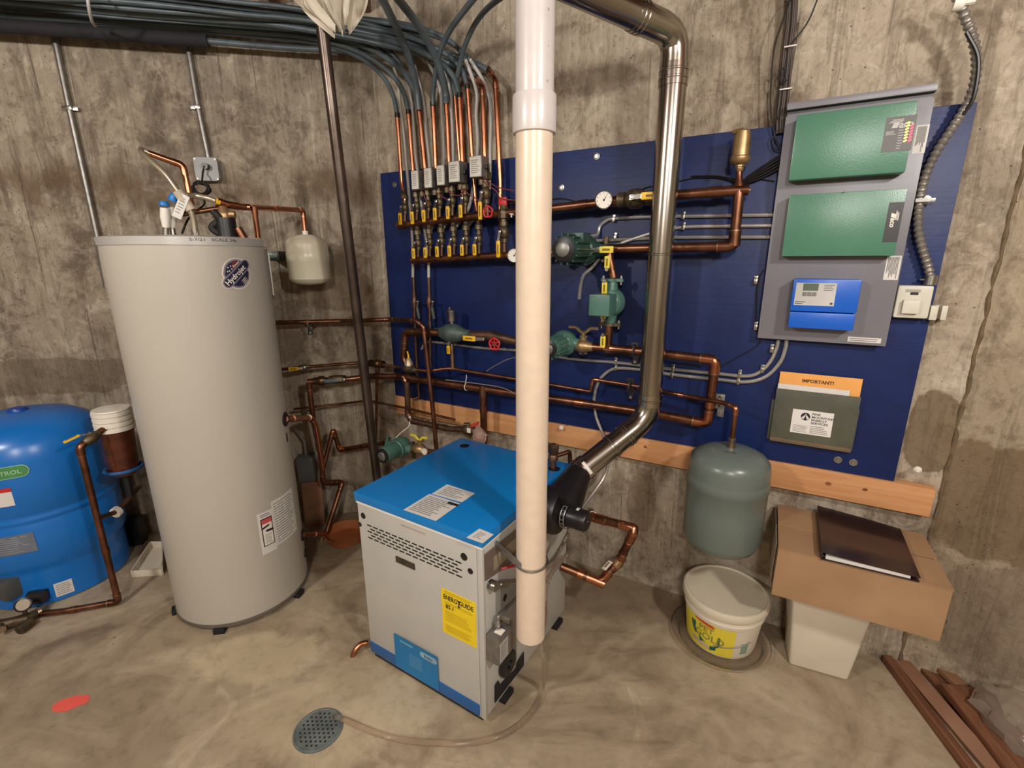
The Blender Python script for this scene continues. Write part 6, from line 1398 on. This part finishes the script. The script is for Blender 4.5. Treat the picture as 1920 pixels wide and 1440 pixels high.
b = bm_new(); lines(b, WM, -.09, xr-.01, zl+.006, zt_-.006, 8, .0016, .3, nx=4); mkobj('plate_print', b, mat('print_pale', (150, 152, 160), .6), t.M, wt)
az, zt_ = wsurf(100, 1098, .264); az2, _ = wsurf(137, 1095, .264); _, zl = wsurf(110, 1120, .264); WM = cylmap(WX, WY, .2645, az); xr = -(az2-az)*.2645
b = bm_new(); patch(b, WM, 0, xr, zl+.004, zt_+.006, .0010, 5); t.part('base_sticker', b, PAPER, wt)
b = bm_new(); lines(b, WM, .006, xr-.006, zl+.01, zt_, 6, .0016, .3, nx=3); mkobj('sticker_print', b, GREYINK, t.M, wt)
# vertical pipe in front of it
V0 = gz(222, 1128, .02); v0y = V0.y
VT = gy(143, 835, v0y); VT = Vector((V0.x, V0.y, zat(838, V0.x, V0.y)))
FHp = gy(205, 797, v0y+.12)
run('well_pipe', 'aged copper pipe standing before the blue tank, from the filter down to the floor', [FHp, VT, V0, gz(120, 1146, .02), gz(66, 1152, .02)], .0130, OLDCOP, f=.022, rings=((.52, .012), (.88, .012)))
t = Thing('lever_valve', 'yellow lever of the valve above the blue tank beside the filter', 'valve', FW(VT.lerp(FHp, .4)))
u = (FHp-VT).normalized(); c = VT+u*.05; bead(t, c, u, [(.014, -.03), (.020, -.02), (.022, 0), (.020, .02), (.014, .035)], DBRASS, 'body'); lever(t, c+UPV*.022, -u-XL*.5, UPV, .085, YEL, .010)
qb = Vector((V0.x, V0.y, zat(972, V0.x, V0.y))); q2_ = gy(218, 960, v0y+.10); q3_ = gy(262, 912, v0y+.24)
run('branch_line', 'short dark branch pipe behind the upright well pipe', [qb, q2_, q3_], .0105, DULLCOP, elbows=False)
t = Thing('pipe_nut', 'white plastic ring nut on the short branch pipe', 'pipe fitting', FW(q2_)); d_ = (q3_-qb).normalized(); b = bm_new(); sweep(b, [q2_-d_*.008, q2_+d_*.010], .024, 16); t.part('ring_nut', b, WHITE)
# water filter
fc_ = gy(222, 830, v0y+.16); FC = Vector((fc_.x, fc_.y, 0)); zf0 = zat(890, FC.x, FC.y); zf1 = zat(806, FC.x, FC.y); zf2 = zat(768, FC.x, FC.y); fr_ = .068
t = Thing('water_filter', 'brown transparent water filter housing with white ribbed head beside the blue tank', 'water filter', FW(FC+UPV*zf0)); MFt = FW(FC)
b = bm_new(); lathe(b, MFt, [(.0, zf0), (fr_*.6, zf0+.003), (fr_*.80, zf0+.015), (fr_*.86, zf0+.03), (fr_*.95, zf1-.01), (fr_, zf1)], 30); t.part('filter_bowl', b, mat('bowl_brown', (96, 48, 30), .18, scale=20, col2=(62, 32, 22)))
b = bm_new(); h = zf2-zf1; pr = []
for k in range(4): z_ = zf1+h*k/4; pr += [(fr_*.92, z_), (fr_*1.04, z_+.004), (fr_*1.04, z_+h/4-.006), (fr_*.92, z_+h/4-.003)]
lathe(b, MFt, pr+[(fr_*1.02, zf2), (fr_*.98, zf2+.006), (0, zf2+.008)], 30); t.part('filter_head', b, WHITE)
b = bm_new(); rg = [FC+Vector((math.cos(R(a))*fr_*1.0, math.sin(R(a))*fr_*1.0, zf0+.035)) for a in range(0, 361, 15)]; sweep(b, rg, .008, 8, False); t.part('blue_band', b, mat('band_blue', (30, 84, 140), .5))
b = bm_new(); q = FHp; sweep(b, [q, q.lerp(FC+UPV*q.z, .35)], .024, 14); t.part('inlet_boss', b, WHITE)
b = bm_new(); sweep(b, [FC+UPV*(zf0+.005), FC+UPV*(zf0-.10)], .016, 10); t.part('drain_hose', b, BLACK)
# tank tee with gauge and pressure switch
t = Thing('tank_tee', 'tarnished brass tank tee with pressure gauge on the floor by the blue tank', 'pipe fitting', FW(gz(60, 1160, .03)))
b = bm_new(); sweep(b, [gz(66, 1152, .022), gz(50, 1160, .026), gz(20, 1168, .028), gz(-40, 1178, .028)], lambda i: (.019, .022, .022, .02)[i], 12); tb_ = t.part('tee_body', b, DBRASS)
b = bm_new(); c = gz(72, 1148, .022); d_ = (gz(20, 1168, .022)-c).normalized(); sweep(b, [c, c-d_*.012], .025, 12); t.part('collar', b, SOLDER)
g_ = gz(43, 1134, .085)
f_ = Vector((.5, -.8, .5)).normalized(); X_ = (-f_).cross(UPV).normalized(); Z_ = X_.cross(-f_); Mg = Matrix((X_, -f_, Z_)).transposed().to_4x4(); Mg.translation = g_
b = bm_new(); lathe(b, Mg @ Matrix.Rotation(R(90), 4, 'X'), [(.022, -.02), (.028, -.018), (.029, .004), (.025, .005), (.024, 0), (0, 0)], 20); t.part('gauge_case', b, BLACK)
b = bm_new(); disc(b, Mg, 0, 0, .023, .001, 20); t.part('gauge_dial', b, mat('dial_cream', (176, 164, 140), .5))
b = bm_new(); sweep(b, [g_+f_*-.01, gz(48, 1156, .03)], .008, 8); t.part('gauge_stem', b, DBRASS)
b = bm_new(); c = gz(76, 1118, .06); sweep(b, [c-XL*.04, c+XL*.02], lambda i: .03, 14); t.part('black_cap', b, BLACK)
b = bm_new(); M = FH(gz(14, 1150, .02), 110); box(b, M, -.09, .02, -.0, .07, .06, .15, .006); t.part('pressure_switch', b, mat('switch_grey', (84, 86, 84), .5))
b = bm_new(); c = gz(4, 1172, .03); sweep(b, [c, c+Vector((.03, -.03, .004))], .014, 12); t.part('hose_tap', b, SOLDER)
b = bm_new(); c = gz(50, 1172, .02); sweep(b, [c+Vector((0, .02, 0)), c-Vector((0, .03, 0))], .020, 12); t.part('side_plug', b, DBRASS)
# odds and ends behind
b = bm_new(); A = [gz(x, y, 0) for x, y in ((248, 1082), (306, 1078), (306, 1026), (284, 1026))]
t = Thing('white_tray', 'empty white plastic tray on the floor between the tanks', 'tray', FW(A[0]))
for k in range(4):
    p, q = A[k], A[(k+1) % 4]; bb = bm_new(); X = (q-p).normalized(); N = Vector((X.y, -X.x, 0)); M = frame(X, N, p); box(bb, M, 0, (q-p).length, -.003, .003, 0, .035, .001); t.part('side', bb, FOAM)
v = [b.verts.new(p+UPV*h) for h in (.0, .004) for p in A]
for f in ((3,2,1,0),(4,5,6,7),(0,1,5,4),(1,2,6,5),(2,3,7,6),(3,0,4,7)): b.faces.new([v[i] for i in f])
t.part('base', b, FOAM)
b = bm_new(); c = gy(268, 930, 2.42); M = FL(Vector((c.x, c.y, 0))) @ Matrix.Rotation(R(-8), 4, 'X'); box(b, M, -.055, .14, -.006, .006, .0, c.z+.02, .002); single('tan_panel', 'tan cardboard sheet leaning on the wall between the two tanks', 'cardboard', b, mat('card_tan', (158, 122, 78), .8), M)
b = bm_new(); c = gy(262, 990, 2.30); M = FL(Vector((c.x-.02, c.y, 0))); box(b, M, -.05, .03, -.03, .03, 0, .16, .004); single('black_box', 'small black box on the floor behind the white tray', 'box', b, BLACK, M)
b = bm_new(); c = wl(586, 940, .12); M = FL(Vector((c.x, c.y, 0))) @ Matrix.Rotation(R(-6), 4, 'X'); box(b, M, -.055, .055, -.006, .006, 0, c.z+.11, .002); single('brown_sheet', 'reddish brown sheet leaning on the wall right of the water heater', 'sheet', b, mat('sheet_brown', (134, 92, 66), .7, scale=12, col2=(108, 76, 50)), M)
c = wl(575, 878, .05); M = FL(c)
t = Thing('junction_box', 'grey electrical box on the wall just right of the water heater', 'electrical box', M)
b = bm_new(); box(b, M, -.045, .045, -.03, .05, -.075, .075, .006); t.part('case', b, mat('box_grey', (96, 98, 98), .45))
b = bm_new(); sweep(b, [M @ Vector((0, .02, .075)), M @ Vector((0, .02, .16)), M @ Vector((-.05, .02, .26))], .009, 8); t.part('conduit', b, GALV)
c = gz(650, 1010, 0); t = Thing('clay_dish', 'orange clay-coloured dish on the floor behind the boiler', 'dish', FW(c)); b = bm_new(); lathe(b, FW(c), [(.085, 0), (.095, .004), (.115, .05), (.118, .052), (.112, .052), (.092, .010), (0, .008)], 30); t.part('dish', b, mat('clay', (176, 104, 56), .7))

# ------------------------------------------------------------------ left wall conduits and outlet box
def conduit(lab, P, o):
    pts = px(wl, P, o); t = Thing('metal_conduit', lab, 'conduit', FL(pts[0])); b = bm_new(); sweep(b, fillet(pts, .06), .0125, 12); t.part('tube', b, GALV); return t
t = conduit('leftmost metal conduit running down the wall behind the tall water heater', [(96, 40), (130, 203), (182, 440), (200, 540)], .02)
b = bm_new(); M = FL(wl(131, 203, .02)); box(b, M, -.032, .032, -.002, .004, -.009, .009, .001); box(b, M, -.013, .013, -.013, 0, -.009, .009, .003); t.part('strap', b, STEEL)
t = conduit('metal conduit running down the wall into the square outlet box', [(348, 60), (372, 203), (391, 296)], .02)
b = bm_new(); M = FL(wl(371, 201, .02)); box(b, M, -.032, .006, -.002, .004, -.009, .009, .001); box(b, M, -.013, .013, -.013, 0, -.009, .009, .003); t.part('strap', b, STEEL)
oc = wl(387, 317, .045); M = FL(oc); hs = .052
t = Thing('outlet_box', 'square grey outlet box with a black plug above the water heater', 'electrical box', M)
b = bm_new(); pl_ = [(-hs, -hs*.75), (-hs*.75, -hs), (hs*.75, -hs), (hs, -hs*.75), (hs, hs*.75), (hs*.75, hs), (-hs*.75, hs), (-hs, hs*.75)]; prism(b, M, pl_, -.002, .045); ob_ = t.part('case', b, mat('outlet_grey', (150, 150, 148), .45))
for dx, dz in ((-1, -1), (1, -1), (1, 1), (-1, 1)):
    b = bm_new(); q = M @ Vector((dx*hs*.86, 0, dz*hs*.86)); sweep(b, [q, q+NL*.003], .005, 8); mkobj('corner_screw', b, GALV, t.M, ob_)
b = bm_new(); q = M @ Vector((.004, 0, .010)); sweep(b, [q, q+NL*.03], .015, 12); t.part('plug', b, BLACK)
b = bm_new(); q = q+NL*.028
cp = [q, q-UPV*.03-XL*.012, wl(380, 328, .09), wl(378, 345, .12)]
cc = wl(377, 354, .16)
for k in range(46): a = R(90-k*30); cp.append(cc+XL*math.cos(a)*(.034+.006*math.sin(k*1.3))+UPV*math.sin(a)*(.026+.006*math.cos(k*.7))+NL*.012*math.sin(k*.37))
cp += [gy(384, 378, 2.1), gy(366, 398, 2.0), gy(352, 412, 1.95), gy(341, 438, 1.94)]
sweep(b, spline(cp, 4), .0042, 6); single('power_cord', 'black power cord looped in a coil below the outlet box', 'cord', b, RUBBER, FL(oc))
# steel pole
pa, pb_ = gy(594, -30, 1.98), gy(597, 0, 1.98)
p_top = gy(593, -40, 2.02); p_bot = gz(727, 1050)
p_bot = gy(721, 1010, 2.33); p_bot = p_bot - (p_top-p_bot).normalized()*((p_bot.z)/((p_top-p_bot).normalized().z))
t = Thing('steel_pole', 'dark steel pole leaning in front of the corner from floor to ceiling', 'pole', FW(p_bot))
b = bm_new(); d_ = (p_top-p_bot); sweep(b, [p_bot, p_bot+d_*((ZC-.0)/d_.z)], .0225, 20); t.part('tube', b, mat('pole_steel', (112, 100, 92), .33, .85, scale=6, col2=(70, 58, 50)))
b = bm_new(); lathe(b, FW(p_bot), [(.05, 0), (.05, .006), (.026, .008)], 20); t.part('base_plate', b, GALV)

# ------------------------------------------------------------------ cream tank and piping on top of the heater
tc_ = wl(577, 480, .13); TC = Vector((tc_.x, tc_.y, 0)); zt0, zt1 = zat(530, TC.x, TC.y), zat(446, TC.x, TC.y); tr_ = .099
t = Thing('cream_tank', 'small cream expansion tank on the left wall right of the tall heater', 'expansion tank', FW(TC+UPV*zt0)); MT = FW(TC); hh = zt1-zt0
b = bm_new(); lathe(b, MT, [(0, zt0-.012), (tr_*.5, zt0-.008), (tr_*.86, zt0+.004), (tr_, zt0+.02), (tr_, zt0+hh*.46), (tr_*1.02, zt0+hh*.48), (tr_*1.02, zt0+hh*.66), (tr_, zt0+hh*.68), (tr_, zt0+hh*.84), (tr_*.93, zt0+hh*.94), (tr_*.7, zt0+hh*1.02), (tr_*.3, zt0+hh*1.07), (0, zt0+hh*1.08)], 40); t.part('shell', b, CREAMT)
b = bm_new(); lathe(b, MT, [(.014, zt1+.01), (.014, zt1+.032), (.011, zt1+.034)], 12); t.part('neck', b, WHITE)
b = bm_new(); M = FL(TC+UPV*(zt0+hh*.8)); box(b, M, -.018, .018, .08, .128, -.03, .03, .002); t.part('wall_bracket', b, STEEL)
Yh = 1.99
ct = TC+UPV*(zt1+.03)
run('heater_piping', 'copper pipe from the heater fittings over to the small cream tank', [gy(404, 384, Yh+.02), gy(459, 388, Yh+.06), Vector((ct.x, ct.y, zat(394, ct.x, ct.y))), ct], .0112, COPPER, f=.018, rings=((.16, .02), (.50, .02)))
run('heater_piping', 'short upright copper pipe down to the back edge of the heater top', [gy(477, 391, Yh+.08), gy(484, 446, Yh+.09)], .0110, COPPER, elbows=False, rings=((.06, .014),))
run('heater_piping', 'copper pipe rising from the heater and bending left at its top', [gy(360, 392, 1.98), gy(352, 350, 1.98), gy(343, 310, 1.98), gy(276, 286, 1.93)], .0112, COPPER, f=.02)
FLXH = mat('braided_hose', (196, 184, 160), .3, .7, var=.1)
b = bm_new(); hp_ = spline([gy(278, 286, 1.93), gy(266, 281, 1.92), gy(266, 286, 1.90), gy(285, 303, 1.88), gy(312, 328, 1.87), gy(332, 356, 1.87), gy(350, 385, 1.88), gy(362, 408, 1.89), gy(367, 445, 1.90)], 8); t = Thing('braided_hose', 'silver braided hose arcing down to the top of the tall water heater', 'hose', FW(hp_[-1]))
sweep(b, resample(hp_, .004), lambda i: .0100+.0006*(i % 2), 12); t.part('hose', b, FLXH)
b = bm_new(); sweep(b, [gy(333, 358, 1.87), gy(350, 382, 1.88), gy(358, 394, 1.885)], .0185, 14); t.part('foam_sleeve', b, mat('sleeve_beige', (206, 190, 166), .7))
b = bm_new(); q = hp_[-1]; sweep(b, [q+UPV*.03, q-UPV*.02], .014, 6); t.part('hex_nut', b, STEEL)
b = bm_new(); hp_ = spline([gy(350, 366, 1.93), gy(372, 368, 1.93), gy(392, 372, 1.94), gy(404, 377, 1.95)], 8); t = Thing('braided_hose', 'short silver braided hose running right to the yellow-taped fitting', 'hose', FW(hp_[0])); sweep(b, resample(hp_, .004), lambda i: .0100+.0006*(i % 2), 12); t.part('hose', b, FLXH)
b = bm_new(); sweep(b, [hp_[-1], gy(412, 379, 1.96)], .012, 12); t.part('yellow_tape', b, YEL)
run('heater_piping', 'copper fitting chain from the yellow tape to the straight wall pipe', [gy(410, 378, 1.96), gy(425, 383, 1.98), gy(459, 389, Yh+.05)], .0125, COPPER, f=.02, elbows=False, rings=((.15, .02), (.55, .02)))
run('heater_piping', 'lower dull copper pipe between the caps and the mixing valve', [gy(336, 402, 1.92), gy(352, 400, 1.93), gy(395, 393, 1.96), gy(418, 390, 1.98)], .0095, OLDCOP, elbows=False)
t = Thing('mixing_valve', 'yellowish brass mixing valve with black actuator on top of the heater', 'valve', FW(gy(421, 403, 1.96))); c = gy(420, 402, 1.96)
b = bm_new(); lathe(b, FW(c), [(.014, -.05), (.028, -.044), (.030, -.02), (.024, -.008), (.026, .004), (.018, .018), (.014, .03)], 16); sweep(b, [c-XL*.04, c+XL*.04], .015, 12); t.part('body', b, BRASS)
b = bm_new(); q = gy(424, 424, 1.95); sweep(b, [q+UPV*.03, q-UPV*.04], .036, 18); t.part('actuator', b, BLACK)
b = bm_new(); q = gy(402, 416, 1.93); sweep(b, spline([q+UPV*.04, q+XL*.02+UPV*.01, q-XL*.012-UPV*.02, q+XL*.015-UPV*.045, q+XL*.05-UPV*.05], 6), .013, 10); t.part('cable_coil', b, RUBBER)
b = bm_new(); q = gy(446, 428, 1.96); sweep(b, [q, q-UPV*.045+XL*.02], .016, 10); t.part('side_stub', b, OLDCOP)
BCAP = mat('cap_sky_blue', (24, 120, 196), .4)
for k, (x0, y0, x1, y1, cx2, cy2, Yq, lab) in enumerate(((311, 424, 309, 390, 308, 384, 1.86, 'leftmost white tagged fitting with blue cap on the heater top'), (322, 424, 322, 388, 327, 370, 1.89, 'right white tagged fitting with blue cap on the heater top'))):
    p, q, c = gy(x0, y0, Yq), gy(x1, y1, Yq), gy(cx2, cy2, Yq); t = Thing('capped_fitting', lab, 'pipe fitting', FW(p), 'blue capped fittings on the heater')
    b = bm_new(); sweep(b, [p-UPV*.005, p.lerp(q, .5), q], lambda i: (.012, .017, .015)[i], 10); t.part('tagged_body', b, WHITE)
    b = bm_new(); sweep(b, [q.lerp(c, .6), c, c+(c-q).normalized()*.012], lambda i: (.017, .018, .013)[i], 12); t.part('blue_cap', b, BCAP)
    b = bm_new(); sweep(b, [p-UPV*.0, gy(x0+(4 if k else 0), 446, Yq)], .010, 10); t.part('nipple', b, STEEL)
b = bm_new(); q = gy(339, 387, 1.86); M = FL(q) @ Matrix.Rotation(R(28), 4, 'Y'); box(b, M, -.016, .016, -.001, .001, -.045, .045, .0005); t = Thing('hang_tag', 'white paper tag hanging among the pipes on the heater', 'tag', M); cv = t.part('tag', b, PAPER)
b = bm_new(); lines(b, M @ Matrix.Translation((0, -.001, 0)), -.010, .010, -.03, .035, 6, .0006, .3); t.part('tag_print', b, GREYINK, cv)
c = wl(514, 480, .12); M = FL(c); t = Thing('thermostat_box', 'small black box on the wall beside the top of the heater', 'thermostat', M)
b = bm_new(); box(b, M, -.030, .030, -.03, .12, -.024, .024, .003); t.part('case', b, BLACK)
b = bm_new(); box(b, M, -.014, .022, -.032, -.029, -.008, .012, .001); t.part('window', b, mat('window_green', (78, 100, 84), .3))
